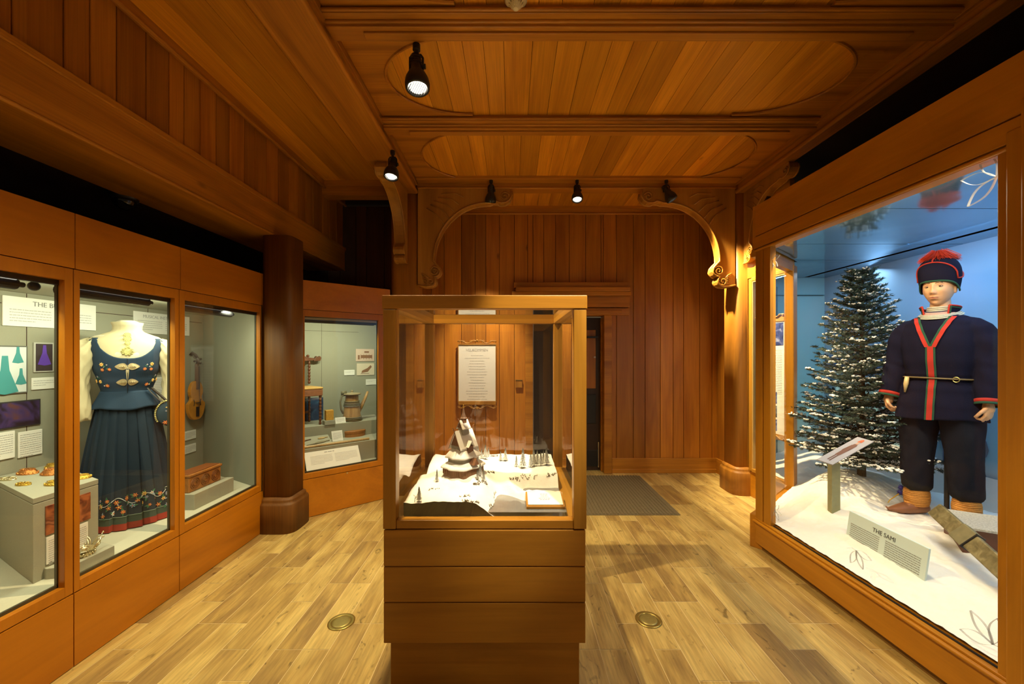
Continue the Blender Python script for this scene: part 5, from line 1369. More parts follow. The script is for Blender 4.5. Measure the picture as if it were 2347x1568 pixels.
# wedge label on the model
pw0, pw1 = P(1207, 1184, 1.88), P(1310, 1184, 1.88); pw1.x = min(pw1.x, mx1 - .004)
t = thing('label_stand', 'wooden wedge holding a white label card at the front right of the glass box', 'label stand', ((pw0.x+pw1.x)/2, 1.93, .8085))
xa, xb, za = pw0.x, pw1.x, .804
MB().prism([(1.868, za), (2.005, za), (2.005, za + .035), (1.868, za + .012)], xa, xb, 'x').build('wedge', M['vit'], t, bevel=.002)
sl2 = math.atan2(.023, .137)
Mw = Matrix.Translation((xa, 1.868, za + .0125)) @ Matrix.Rotation(sl2, 4, 'X')
MB(Mw).box(.008, xb - xa - .008, .01, .128, .0005, .0035).build('card', M['card'], t)
mb = MB(Mw @ Matrix.Translation((0, .07, .0036)) @ Matrix.Rotation(-PI/2, 4, 'X'))
words(mb, .05, xb - xa - .05, .035, 5, .013, .003, center=True); mb.build('small_print', M['inklight'], t)
# ================================================= LARGE CASE ON THE RIGHT (winter scene)
FA = Vector((1.923, 3.148, 0)); FB = Vector((1.981, .93, 0))       # front glass line, far corner to near end
uf = (FB - FA).normalized(); nf = Vector((uf.y, -uf.x, 0))         # nf points into the case? fixed below
if nf.x > 0: nf = -nf                                              # towards the room
LF = (FB - FA).length
# local frame of the front: x from the far corner towards the camera, y into the case, z up
MFt = Matrix((( uf.x, -nf.x, 0, FA.x), (uf.y, -nf.y, 0, FA.y), (0, 0, 1, 0), (0, 0, 0, 1)))
EC = Vector((2.64, 3.76, 0)); WE = Vector((2.56, 4.33, 0))
ue = (EC - FA).normalized(); LE_ = (EC - FA).length
MEn = Matrix(((ue.x, -ue.y, 0, FA.x), (ue.y, ue.x, 0, FA.y), (0, 0, 1, 0), (0, 0, 0, 1)))   # local y = left of FA->EC = outside (towards the alcove)
uw = (WE - EC).normalized(); LW = (WE - EC).length
MWn = Matrix(((uw.x, -uw.y, 0, EC.x), (uw.y, uw.x, 0, EC.y), (0, 0, 1, 0), (0, 0, 0, 1)))   # local y = left of EC->WE = alcove side
big = thing('winter_display_case', 'large wooden display case on the right holding the snowy scene', 'display case', (2.4, 2.2, 0))
zs_, zt_o, zh = .235, 2.345, 2.70
xp = (MFt.inverted() @ hit(2284, 900, FA, nf)).x                   # where the near post begins
# base, sill, header on the front
MB(MFt).box(-.0, LF, .0, .06, .045, .205).build('base_board', M['caser'], big, bevel=.004)
MB(MFt).box(.012, LF, .03, .07, 0, .05).build('toe_board', plain('toe_wood', (.20, .10, .02), .5), big)
mb = MB(MFt); mb.box(-.006, LF, -.012, .10, .205, zs_ - .006); mb.box(0, LF, -.004, .085, zs_ - .006, zs_ + .006); mb.tube([(-.006, -.012, .218), (LF, -.012, .218)], .010, 8)
mb.build('sill', M['caser'], big, bevel=.003)
MB(MFt).box(-.0, LF, .0, .06, 2.46, zh).build('header_board', M['caser'], big, bevel=.004)
mb = MB(MFt); mb.box(-.0, LF, .006, .08, zt_o - .01, 2.455); mb.box(-.008, LF, -.010, .03, 2.36, 2.45); mb.tube([(0, -.002, zt_o), (LF, -.002, zt_o)], .010, 8)
mb.build('header_board', M['caser'], big, bevel=.003)
mb = MB(MFt); mb.box(-.0, LF, .02, .09, 2.44, 2.47); mb.box(0, LF, .03, .6, zh - .03, zh); mb.build('shadow_gap', M['seam'], big)
# posts
MB(MFt).box(0, .085, .0, .06, zs_ - .03, zt_o).build('corner_post', M['caserz'], big, bevel=.004)
MB(MFt).box(.088, .165, .006, .05, zs_, zt_o).build('corner_post', M['caserz'], big, bevel=.004)
mb = MB(MFt); mb.box(xp, xp + .032, .004, .06, zs_, zt_o); mb.build('near_post', M['caserz'], big, bevel=.003)
MB(MFt).box(xp + .044, xp + .10, -.02, .06, 0.2, zt_o + .06).build('near_post', M['caserz'], big, bevel=.006)
MB(MFt).box(xp + .10, LF, -.035, .06, 0, 2.5).build('near_pilaster', M['caserz'], big, bevel=.006)
MB(MFt).box(xp + .03, xp + .048, .016, .06, zs_, zt_o).build('shadow_gap', M['seam'], big)
MB(MFt).box(.16, xp + .005, .028, .036, zs_ - .0, zt_o).build('glass', M['glassr'], big)
mb = MB(MFt); mb.box(.16, xp, .026, .037, zs_ + .006, zs_ + .011); mb.build('gasket', M['black'], big)
# angled end glass between corner post and inner post
MB(MEn).box(.0, LE_, -.03, .03, 2.30, 2.36).build('end_rail', M['caser'], big, bevel=.004)
MB(MEn).box(.0, LE_, -.02, .02, 2.36, zh).build('end_header', M['caser'], big, bevel=.004)
MB(MEn).box(.0, LE_ - .05, -.05, .04, 0, .26).build('end_base', M['caser'], big, bevel=.004)
MB(MEn).box(LE_ - .075, LE_ + .04, -.035, .04, 0, 2.36).build('inner_post', M['caserz'], big, bevel=.006)
MB(MEn).box(.02, LE_ - .05, -.004, .004, .25, 2.31).build('glass', M['glassr'], big)
# window wall next to the lit column
wn = MB(MWn).box(.0, LW, -.05, .0, 0, .27).build('window_base', M['caser'], big, bevel=.003)
zw0, zw1 = .31, 2.31
MB(MWn).box(.02, LW, -.05, .0, 2.35, 2.60).build('window_header', M['caser'], big, bevel=.002)
MB(MWn).box(.02, LW, -.05, .0, 2.604, 3.2).build('window_header', M['caser'], big, bevel=.002)
w1 = MB(MWn); 
w1.box(.03, .07, -.04, .012, zw0 - .03, zw1 + .03); w1.box(LW - .075, LW - .03, -.04, .012, zw0 - .03, zw1 + .03); w1.box(.07, LW - .07, -.04, .012, zw1, zw1 + .04); w1.box(.07, LW - .07, -.04, .012, zw0 - .04, zw0)
w1 = w1.build('window_1', M['vitz'], kind='structure', bevel=.006)
mb = MB(MWn); mb.box(.065, .078, -.03, .006, zw0, zw1); mb.box(LW - .085, LW - .07, -.03, .006, zw0, zw1); mb.box(.07, LW - .07, -.03, .006, zw1 - .012, zw1 + .002); mb.build('window_bead', plain('pale_wood_bead', (.55, .34, .10), .4), w1)
MB(MWn).box(.07, LW - .07, -.012, -.006, zw0, zw1).build('glass', M['glassr'], w1)
MB().box(2.56, 2.68, 4.33, 4.62, 0, 2.6).build('window_return', M['caserz'], big)
# interior shell
skyc = ramp_mat('painted_backdrop', 'Z', [(0.2, (.50, .55, .55)), (.62, (.42, .52, .56)), (.74, (.20, .40, .52)), (1.02, (.18, .38, .52)), (1.30, (.10, .26, .46)), (1.42, (.05, .15, .36)), (1.50, (.07, .20, .42)), (1.54, (.24, .44, .60)), (2.0, (.22, .38, .54)), (2.4, (.20, .30, .42))], .85, 1.6, .03)
XBk = 3.57
mb = MB(); mb.box(XBk, XBk + .03, .80, 4.6, 0, 2.42)
mb.build('backdrop', skyc, big)
mb = MB(); mb.box(2.66, XBk, 4.55, 4.58, 0, 2.42)
mb.build('end_backdrop', ramp_mat('painted_end_backdrop', 'Z', [(.2, (.55, .60, .58)), (.9, (.22, .50, .55)), (1.6, (.18, .42, .48)), (2.4, (.16, .30, .36))], .85, 1.6, .05), big)
mb = MB(); mb.box(3.02, 3.03, 4.546, 4.55, .3, 2.3); mb.box(2.7, 3.55, 4.52, 4.55, 2.20, 2.205); mb.build('backdrop_seam', plain('seam_teal', (.03, .10, .12), .8), big)
mb = MB(); mb.box(2.0, XBk, .80, .83, 0, 2.42); mb.build('near_wall', plain('pale_blue_paint', (.35, .5, .6), .8), big)
# glossy ceiling panels with dark joints
mcl, nt, b = newmat('glossy_ceiling_panel'); b.inputs['Base Color'].default_value = (.16, .30, .42, 1); b.inputs['Roughness'].default_value = .09; b.inputs['Metallic'].default_value = .55
tc = N(nt, 'ShaderNodeTexCoord'); no = N(nt, 'ShaderNodeTexNoise'); no.inputs['Scale'].default_value = 1.6; L(nt, tc.outputs['Object'], no.inputs['Vector'])
bp = N(nt, 'ShaderNodeBump'); bp.inputs['Strength'].default_value = .25; bp.inputs['Distance'].default_value = .05; L(nt, no.outputs[0], bp.inputs['Height']); L(nt, bp.outputs[0], b.inputs['Normal'])
CZ = 2.40
def case_x(y): return (FA.x + (FB.x - FA.x) * (y - FA.y) / (FB.y - FA.y)) + .06 if y < 3.148 else (FA.x + .06 + (y - FA.y) * (EC.x - FA.x) / (EC.y - FA.y) if y < 3.76 else 2.665 + .16 * sm(4.1, 4.3, y))
mb = MB(); ys = [.82, 1.6, 2.38, 3.148, 3.69, 3.76, 4.55]
for a, b_ in zip(ys, ys[1:]):
    g0 = 0.004
    mb.prism([(case_x(a + .001), a + g0), (XBk, a + g0), (XBk, b_ - (0 if b_ == 3.76 else g0)), (case_x(b_ - .001), b_ - (0 if b_ == 3.76 else g0))], CZ, CZ + .006)
mb.build('ceiling_panel', mcl, big)
mb = MB(); mb.box(2.02, XBk, .82, 3.148, CZ + .007, CZ + .02); mb.prism([(2.0, 3.148), (XBk, 3.148), (XBk, 4.55), (2.68, 4.55), (2.68, 3.76)], CZ + .007, CZ + .02); mb.build('ceiling_backing', M['black'], big)
# etched corner ornaments on the glass
etch = bpy.data.materials.new('etched_glass_ornament'); etch.use_nodes = True; nt = etch.node_tree
mxs = N(nt, 'ShaderNodeMixShader'); trn = N(nt, 'ShaderNodeBsdfTransparent'); nt.nodes['Principled BSDF'].inputs['Base Color'].default_value = (.55, .55, .50, 1); nt.nodes['Principled BSDF'].inputs['Roughness'].default_value = .8
mxs.inputs[0].default_value = .62; L(nt, nt.nodes['Principled BSDF'].outputs[0], mxs.inputs[1]); L(nt, trn.outputs[0], mxs.inputs[2]); L(nt, mxs.outputs[0], nt.nodes['Material Output'].inputs[0])
def etching(px, py, k, rot, label):
    q = MFt.inverted() @ hit(px, py, FA, nf); mb = MB(MFt @ Matrix.Translation((q.x, .0275, q.z)) @ Matrix.Rotation(rot, 4, 'Y'))
    for a in (-.5, .5, 1.35):
        pts = []
        for i in range(17):
            t = -1 + 2*i/16; pts.append((.075*k*(1 - t*t*.0)*(1 + t)/2*1.6, .0, .022*k*math.sin(PI*(t+1)/2)))
        for s_ in (1, -1):
            R_ = Matrix.Rotation(a, 4, 'Y')
            mb.tube([R_ @ Vector((x, -.0, s_*z)) for x, y, z in pts], [.0055*k]*17, 6, flat=.12)
    mb.tube([(0, 0, 0), (-.03*k, 0, -.02*k), (-.05*k, 0, -.06*k)], .004*k, 6, flat=.3)
    mb.build('etched_ornament', etch, big)
etching(2262, 1478, 1.0, PI + .35, ''); etching(2270, 405, 1.1, PI - .2, ''); etching(1952, 1262, .8, .6, ''); etching(1762, 596, .7, .3, ''); etching(1768, 1170, .6, -.4, '')

# ---- snow
def sh(x, y):
    f = sm(0, .55, x - case_x(y) + .03)
    h = .262 + .115 * f
    h += .19 * math.exp(-(((x - 2.95) / .36) ** 2 + ((y - 3.42) / .30) ** 2)) + .05 * math.exp(-(((x - 2.55) / .3) ** 2 + ((y - 3.2) / .3) ** 2))
    h += .10 * sm(3.6, 4.4, y)
    h += f * .05 * noise.noise(Vector((x * 2.2, y * 2.2, 1))) + f * .018 * noise.noise(Vector((x * 7, y * 7, 3))) + .006 * noise.noise(Vector((x * 24, y * 24, 7))) + .003 * noise.noise(Vector((x * 70, y * 70, 7)))
    return h
snowm = plain('fluffy_snow_batting', (.80, .78, .72), .95, var=.04, vscale=14, bump=.9, bscale=38)
mb = MB(); ny_ = 250
mb.grid(lambda a, b_: (lambda y: (lambda x: (x, y, sh(x, y)))(case_x(y) - .021 + (XBk - case_x(y) + .021) * a))(.84 + 3.70 * b_), 130, ny_)
sn = mb.build('snow', snowm, smooth=True); tag(sn, 'white fluffy artificial snow covering the floor of the large case', 'snow', kind='stuff')
def on_snow(px, py):
    d = ray(px, py); t = 1.0
    while t < 4.4:
        p = E + d * t
        if p.x > case_x(p.y) and p.z < sh(p.x, p.y): return Vector((p.x, p.y, sh(p.x, p.y)))
        t += .004
    return E + d * 3
# white skirt fabric at the foot of the backdrop
mb = MB(); mb.grid(lambda a, b_: (XBk - .02 - .035 * math.sin(a * 40) * (1 - b_) * .3 - .03 * (1 - b_), 1.2 + 3.3 * a, .34 + b_ * (.32 + .05 * math.sin(a * 9))), 160, 10)
mb.build('snow_skirt', plain('white_cloth_skirt', (.62, .62, .58), .9), big, smooth=True)

# ---- painted reindeer on the backdrop
def reindeer(px, py, h_, label, flip=1):
    q = PX(px, py, XBk - .004); mb = MB(Matrix.Translation(q) @ Matrix.Rotation(PI/2, 4, 'Z'))
    k = h_
    body = [(-.20, .52), (-.24, .66), (-.20, .84), (-.08, .95), (.06, .97), (.16, .86), (.20, .66), (.18, .50), (.10, .42), (-.08, .42)]
    mb.prism([(flip*a*k, b_*k) for a, b_ in body], 0, .002, 'y')
    for a, b_ in ((-.16, -.22), (-.08, -.06), (.08, .10), (.15, .17)):
        mb.tube([(flip*a*k, 0, .5*k), (flip*(a+.02)*k, 0, .25*k), (flip*b_*k, 0, 0)], [.045*k, .022*k, .018*k], 6, flat=.1)
    mb.tube([(flip*.12*k, 0, .8*k), (flip*.22*k, 0, 1.02*k)], [.07*k, .05*k], 6, flat=.1)
    bmesh.ops.triangulate(mb.bm, faces=[f for f in mb.bm.faces if len(f.verts) > 4])
    tag(mb.build('painted_reindeer', plain('painted_deer_grey_' + str(px), (.09, .13, .19), .9, var=.3, vscale=20)), label, 'painting')
reindeer(2236, 1098, .36, 'small grey reindeer painted on the backdrop, right of the figure\'s legs')
reindeer(2150, 1060, .46, 'brownish reindeer painted on the backdrop, seen between the figure\'s legs', -1)

# ---- poster on the window
def pw(px, py): return hit(px, py, EC + Vector((-.04, 0, 0)), Vector((uw.y, -uw.x, 0)))
pA = (MWn.inverted() @ pw(1796, 900)).x; pB = (MWn.inverted() @ pw(1733, 900)).x
zt1, zb1 = pw(1796, 733).z, pw(1796, 1000).z
Mp = MWn @ Matrix.Translation((0, .03, 0))
po = thing('hanging_poster', 'tall white poster with small blue pictures in ornate wooden holder on the end window', 'poster', Mp @ Vector(((pA+pB)/2, 0, zb1)))
MB(Mp).box(pA, pB, -.02, 0, zb1, zt1).build('board', M['card'], po, bevel=.002)
for nm, z_ in (('top_holder', zt1), ('bottom_holder', zb1 - .04)):
    mb = MB(Mp); mb.box(pA - .004, pB + .004, -.026, .006, z_ - .01, z_ + .045); ornament(mb, Matrix.Translation(((pA+pB)/2, .012, z_ + .03)), (pB - pA), .9, 1 if nm[0] == 't' else -1)
    mb.build(nm, plain('carved_holder_wood', (.42, .22, .06), .5), po)
# the side seen from the camera faces into the case: print on both faces
phm = patches('dark_blue_snow_photo', [(.02, .03, .12), (.05, .07, .25), (.3, .35, .6)], 14)
phd = patches('dark_grey_photo', [(.02, .02, .03), (.10, .11, .14), (.4, .42, .45)], 14)
H_ = zt1 - zb1
for (a, b_, m_) in ((.78, .98, phm), (.27, .37, phm), (.15, .25, phd), (.03, .13, phm)):
    w_ = (pB - pA); x0_, x1_ = (pA + .01, pB - .01) if a > .7 else (pA + w_*.25, pA + w_*.75)
    mb = MB(Mp); mb.box(x0_, x1_, -.0215, .0015, zb1 + H_*a, zb1 + H_*b_); mb.build('picture', m_, po)
mb = MB(Mp)
words(mb, pA + .03, pB - .03, zb1 + H_*.74, 26, .017, .0045, y=.001); words(MB(Mp), 0, .1, 1, 1, .1, .01)
mb.build('small_print', M['inklight'], po)
mb = MB(Mp @ Matrix.Translation((0, -.0205, 0))); words(mb, pA + .03, pB - .03, zb1 + H_*.74, 26, .017, .0045); mb.build('small_print', M['inklight'], po)

# ---- fir tree with snow
tp_ = Vector((2.93, 3.34, 0)); tz = sh(2.93, 3.34) - .02
tree = thing('snowy_fir_tree', 'snow dusted artificial fir tree standing behind the sign stand', 'tree', (tp_.x, tp_.y, tz))
Ht = P(0, 612, 3.34).z - tz
mb = MB(); mb.tube([(tp_.x, tp_.y, tz - .05), (tp_.x + .005, tp_.y, tz + Ht*.5), (tp_.x, tp_.y, tz + Ht*.97)], [.032, .02, .006], 10); mb.build('trunk', plain('fir_bark', (.06, .035, .02), .9, var=.4, vscale=30, bump=.6, bscale=60), tree)
nb, sb, bb = MB(), MB(), MB(); rt = random.Random(11)
def needle_twig(a, d, ln, dens=26, w=.0026, nl=.024):
    d = d.normalized(); side = d.cross(Vector((0, 0, 1)))
    if side.length < .05: side = d.cross(Vector((1, 0, 0)))
    side.normalize(); up = side.cross(d)
    for i in range(dens):
        q = (i + rt.random()) / dens; c = a + d * (ln * q); t = rt.uniform(0, 2*PI)
        o_ = side*math.cos(t) + up*math.sin(t); tip = c + (o_*.85 + d*.75).normalized() * nl * (1.05 - .35*q); s_ = d.cross(o_).normalized() * w
        v0, v1, v2 = nb.v(c - s_), nb.v(c + s_), nb.v(tip); nb.f([v0, v1, v2])
def snow_clump(c, r, d):
    for _ in range(5): sb.ball(c + Vector((rt.gauss(0, r*.55), rt.gauss(0, r*.55), rt.gauss(0, r*.16))), (r*rt.uniform(.28, .6), r*rt.uniform(.28, .55), r*rt.uniform(.2, .34)), 6, 4, rot=Matrix.Rotation(rt.uniform(0, 3), 3, 'Z'))
lv = 0; h = .10
while h < .97:
    Rr = .50 * (1 - h) ** .80 + .035
    nbr = int(6 + 8 * (1 - h))
    for k in range(nbr):
        az = 2*PI*(k + rt.uniform(-.25, .25))/nbr + lv * .7
        ln = Rr * rt.uniform(.78, 1.10)
        p0 = Vector((tp_.x, tp_.y, tz + h * Ht)); dirv = Vector((math.cos(az), math.sin(az), .22 - .42*(1 - h)*rt.uniform(.5, 1.1) + .35*h)).normalized()
        segs = max(4, int(ln / .055)); prev = p0; pts = [p0]
        for s_ in range(1, segs + 1):
            q = s_ / segs; c = p0 + dirv * ln * q + Vector((0, 0, .05 * q * q * ln * 2)); pts.append(c)
            if q > .12:
                hd = Vector((-dirv.y, dirv.x, 0)).normalized()
                tl = (.055 + .10 * (1 - q)) * min(1, ln / .3 + .35)
                for sd in (-1, 1):
                    td = (dirv * .75 + hd * sd * .8 + Vector((0, 0, rt.uniform(-.15, .15))))
                    needle_twig(c, td, tl, 30, .0030, .027)
                    if rt.random() < .30: snow_clump(c + td.normalized() * tl * rt.uniform(.4, .9) + Vector((0, 0, .010)), .017 + .014*(1 - h)*rt.random(), td)
            needle_twig(prev, c - prev, (c - prev).length, 14)
            prev = c
        needle_twig(pts[-1], dirv, .05, 20)
        if rt.random() < .55: snow_clump(pts[-1] + Vector((0, 0, .008)), .018, dirv)
        bb.tube(pts[::2] if len(pts) > 5 else pts, .0035, 4)
    h += .030 + .012 * (1 - h); lv += 1
needle_twig(Vector((tp_.x, tp_.y, tz + Ht*.92)), Vector((.1, 0, 1)), .11, 60); needle_twig(Vector((tp_.x - .02, tp_.y, tz + Ht*.93)), Vector((-.6, 0, 1)), .07, 40); needle_twig(Vector((tp_.x + .02, tp_.y, tz + Ht*.93)), Vector((.7, .1, 1)), .07, 40)
nd = nb.build('needles', plain('fir_needles', (.022, .045, .030), .75, var=.5, vscale=6), tree, kind='stuff')
sb.build('snow_dusting', snowm, tree, smooth=True, kind='stuff')
bb.build('branches', plain('fir_branch', (.05, .032, .018), .9), tree)

# ---- reading stand with a figure drawing
ft = on_snow(1914, 1172); zt2 = P(1912, 1062, ft.y).z
st = thing('sign_stand', 'slanted grey picture board with a drawn dressed figure, on a pale green wooden post', 'sign stand', ft)
MB().box(ft.x - .032, ft.x + .032, ft.y - .012, ft.y + .03, ft.z - .05, zt2).build('post', plain('grey_green_post', (.30, .29, .15), .8, var=.15), st, bevel=.003)
# board: plane through four pixels at the post's distance
def bpt(px, py, Y): return P(px, py, Y)
q00, q10, q11, q01 = bpt(1872, 1053, ft.y - .05), bpt(1909, 1065, ft.y - .11), bpt(2004, 1012, ft.y - .02), bpt(1944, 1000, ft.y + .13)
q01 = q00 + (q11 - q10)
def bil(a, b_): return q00.lerp(q10, a).lerp(q01.lerp(q11, a), b_)
nn = (q10 - q00).cross(q01 - q00).normalized(); nn = nn if nn.z > 0 else -nn
mb = MB(); vs = [mb.v(p + nn*o_) for o_ in (0, -.008) for p in (q00, q10, q11, q01)]
mb.f(vs[:4]); mb.f(vs[4:][::-1])
for i in range(4): mb.f([vs[i], vs[(i+1) % 4], vs[4 + (i+1) % 4], vs[4 + i]])
mb.build('board', plain('grey_board', (.36, .35, .37), .5), st)
def fig(parts, mat, nm):
    mb = MB()
    for poly in parts: 
        vv = [mb.v(bil(a, b_) + nn*.0012) for a, b_ in poly]; mb.f(vv)
    bmesh.ops.triangulate(mb.bm, faces=mb.bm.faces); mb.build(nm, mat, st)
fig([[(.35, .30), (.62, .30), (.66, .52), (.60, .76), (.40, .76), (.33, .52)], [(.30, .5), (.36, .72), (.40, .7), (.35, .45)], [(.66, .5), (.68, .7), (.62, .74), (.6, .5)]], plain('brown_drawn_coat', (.16, .075, .05), .7), 'figure_drawing')
fig([[(.38, .10), (.46, .10), (.47, .30), (.38, .30)], [(.53, .08), (.62, .08), (.60, .30), (.51, .30)]], plain('brown_drawn_trousers', (.12, .06, .04), .7), 'figure_drawing')
fig([[(.42, .76), (.58, .76), (.57, .86), (.43, .86)]], plain('drawn_face', (.45, .28, .2), .7), 'figure_drawing')
fig([[(.36, .84), (.62, .84), (.60, .92), (.50, .96), (.40, .92)]], plain('drawn_red_hat', (.5, .12, .05), .7), 'figure_drawing')

# ---- THE SAMI panel
a1, a2 = on_snow(1938, 1226), on_snow(2117, 1333)
Yl, Yr = a1.y, a2.y
tl, tr = P(1947, 1187, Yl + .015), P(2127, 1273, Yr + .015)
bl, br = P(1938, 1228, Yl), P(2118, 1334, Yr)
zt_m = (tl.z + tr.z) / 2; zb_m = (bl.z + br.z) / 2
ux = (br - bl); ux.z = 0; Ls = ux.length; ux.normalize()
ht = max(.16, zt_m - zb_m) + .015
Ms_ = Matrix(((ux.x, -ux.y, 0, bl.x), (ux.y, ux.x, 0, bl.y), (0, 0, 1, zb_m - .02), (0, 0, 0, 1))) @ Matrix.Rotation(-.14, 4, 'X')
sp = thing('text_panel', 'pale blue leaning panel titled THE SAMI standing in the snow', 'text panel', Ms_ @ Vector((Ls/2, 0, 0)))
MB(Ms_).box(0, Ls, 0, .012, 0, ht + .02).build('board', plain('pale_blue_panel', (.62, .76, .74), .6), sp, bevel=.002)
mb = MB(Ms_ @ Matrix.Translation((0, 0, 0)))
for c in (0, 1): words(mb, Ls*(.05 + .48*c), Ls*(.45 + .49*c), ht*.70 , 9, .0125, .0036)
mb.build('small_print', M['ink'], sp)
text_obj('THE SAMI', .036, Ms_ @ Matrix.Translation((Ls*.5, -.001, ht*.86)) @ Matrix.Rotation(PI/2, 4, 'X'), plain('dark_grey_ink', (.08, .09, .09), .8), sp)

# ---- old wooden plank (sled runner) and sled box at the right
old = wood('weathered_grey_wood', (.12, .095, .04), (.20, .16, .07), (.30, .25, .12), axis='x', knots=False, along=3, across=30)
pa_, pb_ = P(2145, 1168, 2.45), P(2330, 1335, 1.92)
du = (pb_ - pa_).normalized(); sd = Vector((0, 0, 1)); sv2 = du.cross(Vector((-.5, .6, .6)).normalized()).normalized(); wv = du.cross(sv2).normalized()
Mk2 = Matrix(((du.x, sv2.x, wv.x, pa_.x), (du.y, sv2.y, wv.y, pa_.y), (du.z, sv2.z, wv.z, pa_.z), (0, 0, 0, 1)))
ski = thing('weathered_runner', 'grey weathered wooden runner plank lying in the snow in front of the boots', 'wooden runner', pa_)
Lk = (pb_ - pa_).length
MB(Mk2).box(0, Lk, -.045, .045, -.018, .018).build('plank', old, ski, bevel=.008)
MB(Mk2).box(.20, .30, -.052, .052, -.024, .024).build('wrap', plain('grey_strap', (.20, .17, .08), .8, var=.3, vscale=30), ski, bevel=.006)
MB(Mk2).box(.295, .302, -.053, .053, -.025, .025).build('strap_edge', M['black'], ski)
sq = on_snow(2262, 1275); 
Msl = frame((sq.x + .03, sq.y + .02, sq.z - .02), -.55)
sl = thing('sled_box', 'dark open wooden sled box with a snowy top behind the runner at the right', 'sled', (sq.x, sq.y, sq.z - .03))
dkb = plain('dark_red_brown_wood', (.12, .04, .02), .6, var=.3, vscale=30)
MB(Msl).box(-.10, .30, 0, .02, 0, .15).build('side_board', dkb, sl, bevel=.002); MB(Msl).box(-.10, .30, .26, .28, 0, .15).build('side_board', dkb, sl, bevel=.002)
MB(Msl).box(-.10, -.08, .02, .26, 0, .15).build('end_board', dkb, sl, bevel=.002)
MB(Msl).box(-.14, .30, -.03, .30, .15, .165).build('top_board', plain('snowy_board', (.42, .40, .34), .9, var=.8, vscale=120), sl, bevel=.003)
# ================================================= MANNEQUIN IN SAMI DRESS (local: front is -y, ground at z=0)
HX, HY = 2.985, 2.78
HZ = P(2090, 1187, HY).z - .005
HR = math.radians(-64)
MH = Matrix.Translation((HX, HY, HZ)) @ Matrix.Rotation(HR, 4, 'Z')
man = thing('mannequin', 'life-size male mannequin in dark blue tunic with red and green bands and a red-tufted cap', 'mannequin', (HX, HY, HZ), HR)
skin, nt, b = newmat('mannequin_skin'); b.inputs['Base Color'].default_value = (.62, .34, .17, 1); b.inputs['Roughness'].default_value = .42; b.inputs['Subsurface Weight'].default_value = .05
navy = plain('navy_wool', (.0075, .0075, .020), .95, var=.22, vscale=9, bump=.15, bscale=260, spec=.12)
navyp = plain('dark_trouser_wool', (.011, .012, .019), .92, var=.45, vscale=9, bump=.15, bscale=260, spec=.12)
red = plain('red_trim', (.40, .020, .008), .85); green = plain('green_trim', (.008, .060, .028), .85)
HC = Vector((0, -.014, 1.598)); HS = 1.04
def gs_(x, z, cx_, cz_, sx_, sz_): return math.exp(-((x - cx_) / sx_) ** 2 - ((z - cz_) / sz_) ** 2)
def head_pt(u_, v_):
    th = 2*PI*u_; ph = PI*(.02 + .96*v_)                     # th=0 front
    sx, sy, sz = math.sin(ph)*math.sin(th), -math.sin(ph)*math.cos(th), -math.cos(ph)
    x, y, z = .073*sx, .094*sy, .116*sz
    lo = sm(.0, 1, (-z) / .116)
    x *= 1 - .20*lo
    if sy < 0: y *= 1 - .06*lo
    else:
        y *= 1 - .42*sm(.1, 1, (-z)/.116)
    x *= 1 + .05 * math.exp(-((z - .05)/.04)**2)
    if sy < .15:
        f = sm(.15, -.35, sy) if False else max(0, min(1, (.15 - sy) / .5))
        ax = abs(x); d = 0
        d += .0100*gs_(x, z, 0, .012, .010, .030)              # bridge
        d += .0235*gs_(x, z, 0, -.026, .0110, .0135)            # tip
        d += .0085*gs_(ax, z, .0115, -.031, .0060, .0070)       # nostrils
        d -= .0110*gs_(ax, z, .031, .013, .0150, .0105)         # eye socket
        d += .0060*gs_(ax, z, .031, .011, .0095, .0060)         # eyeball
        d += .0070*gs_(ax, z, .030, .034, .020, .0080)          # brow
        d += .0045*gs_(ax, z, .043, -.020, .018, .016)          # cheekbone
        d += .0080*gs_(x, z, 0, -.056, .0210, .0055)            # upper lip
        d += .0085*gs_(x, z, 0, -.0685, .0180, .0055)           # lower lip
        d -= .0035*gs_(x, z, 0, -.0620, .0260, .0022)           # mouth line
        d -= .0035*gs_(x, z, 0, -.080, .0200, .0060)
        d += .0100*gs_(x, z, 0, -.098, .0210, .0140)            # chin
        d -= .0020*gs_(ax, z, .030, -.050, .006, .016)
        y -= d * f
    return Vector((x, y, z)) * HS + HC
bm_ = MB(MH)
nu_, nv_ = 96, 84
bm_.grid(head_pt, nu_, nv_, closed_u=True)
# close the poles
def pole(vv):
    pts = [head_pt(i / nu_, vv) for i in range(nu_)]; c = sum(pts, Vector()) / nu_
    bm_.ball(c, .012, 8, 6)
pole(0); pole(1)
for s_ in (-1, 1): bm_.ball(HC + Vector((s_*.076, .012, -.006)), (.010, .018, .030), 12, 8, rot=Matrix.Rotation(.2, 3, 'X'))
bm_.tube([HC + Vector((0, .022, -.06)), (0, .012, 1.46), (0, .015, 1.41), (0, .02, 1.36)], [.050, .054, .060, .09], 20)
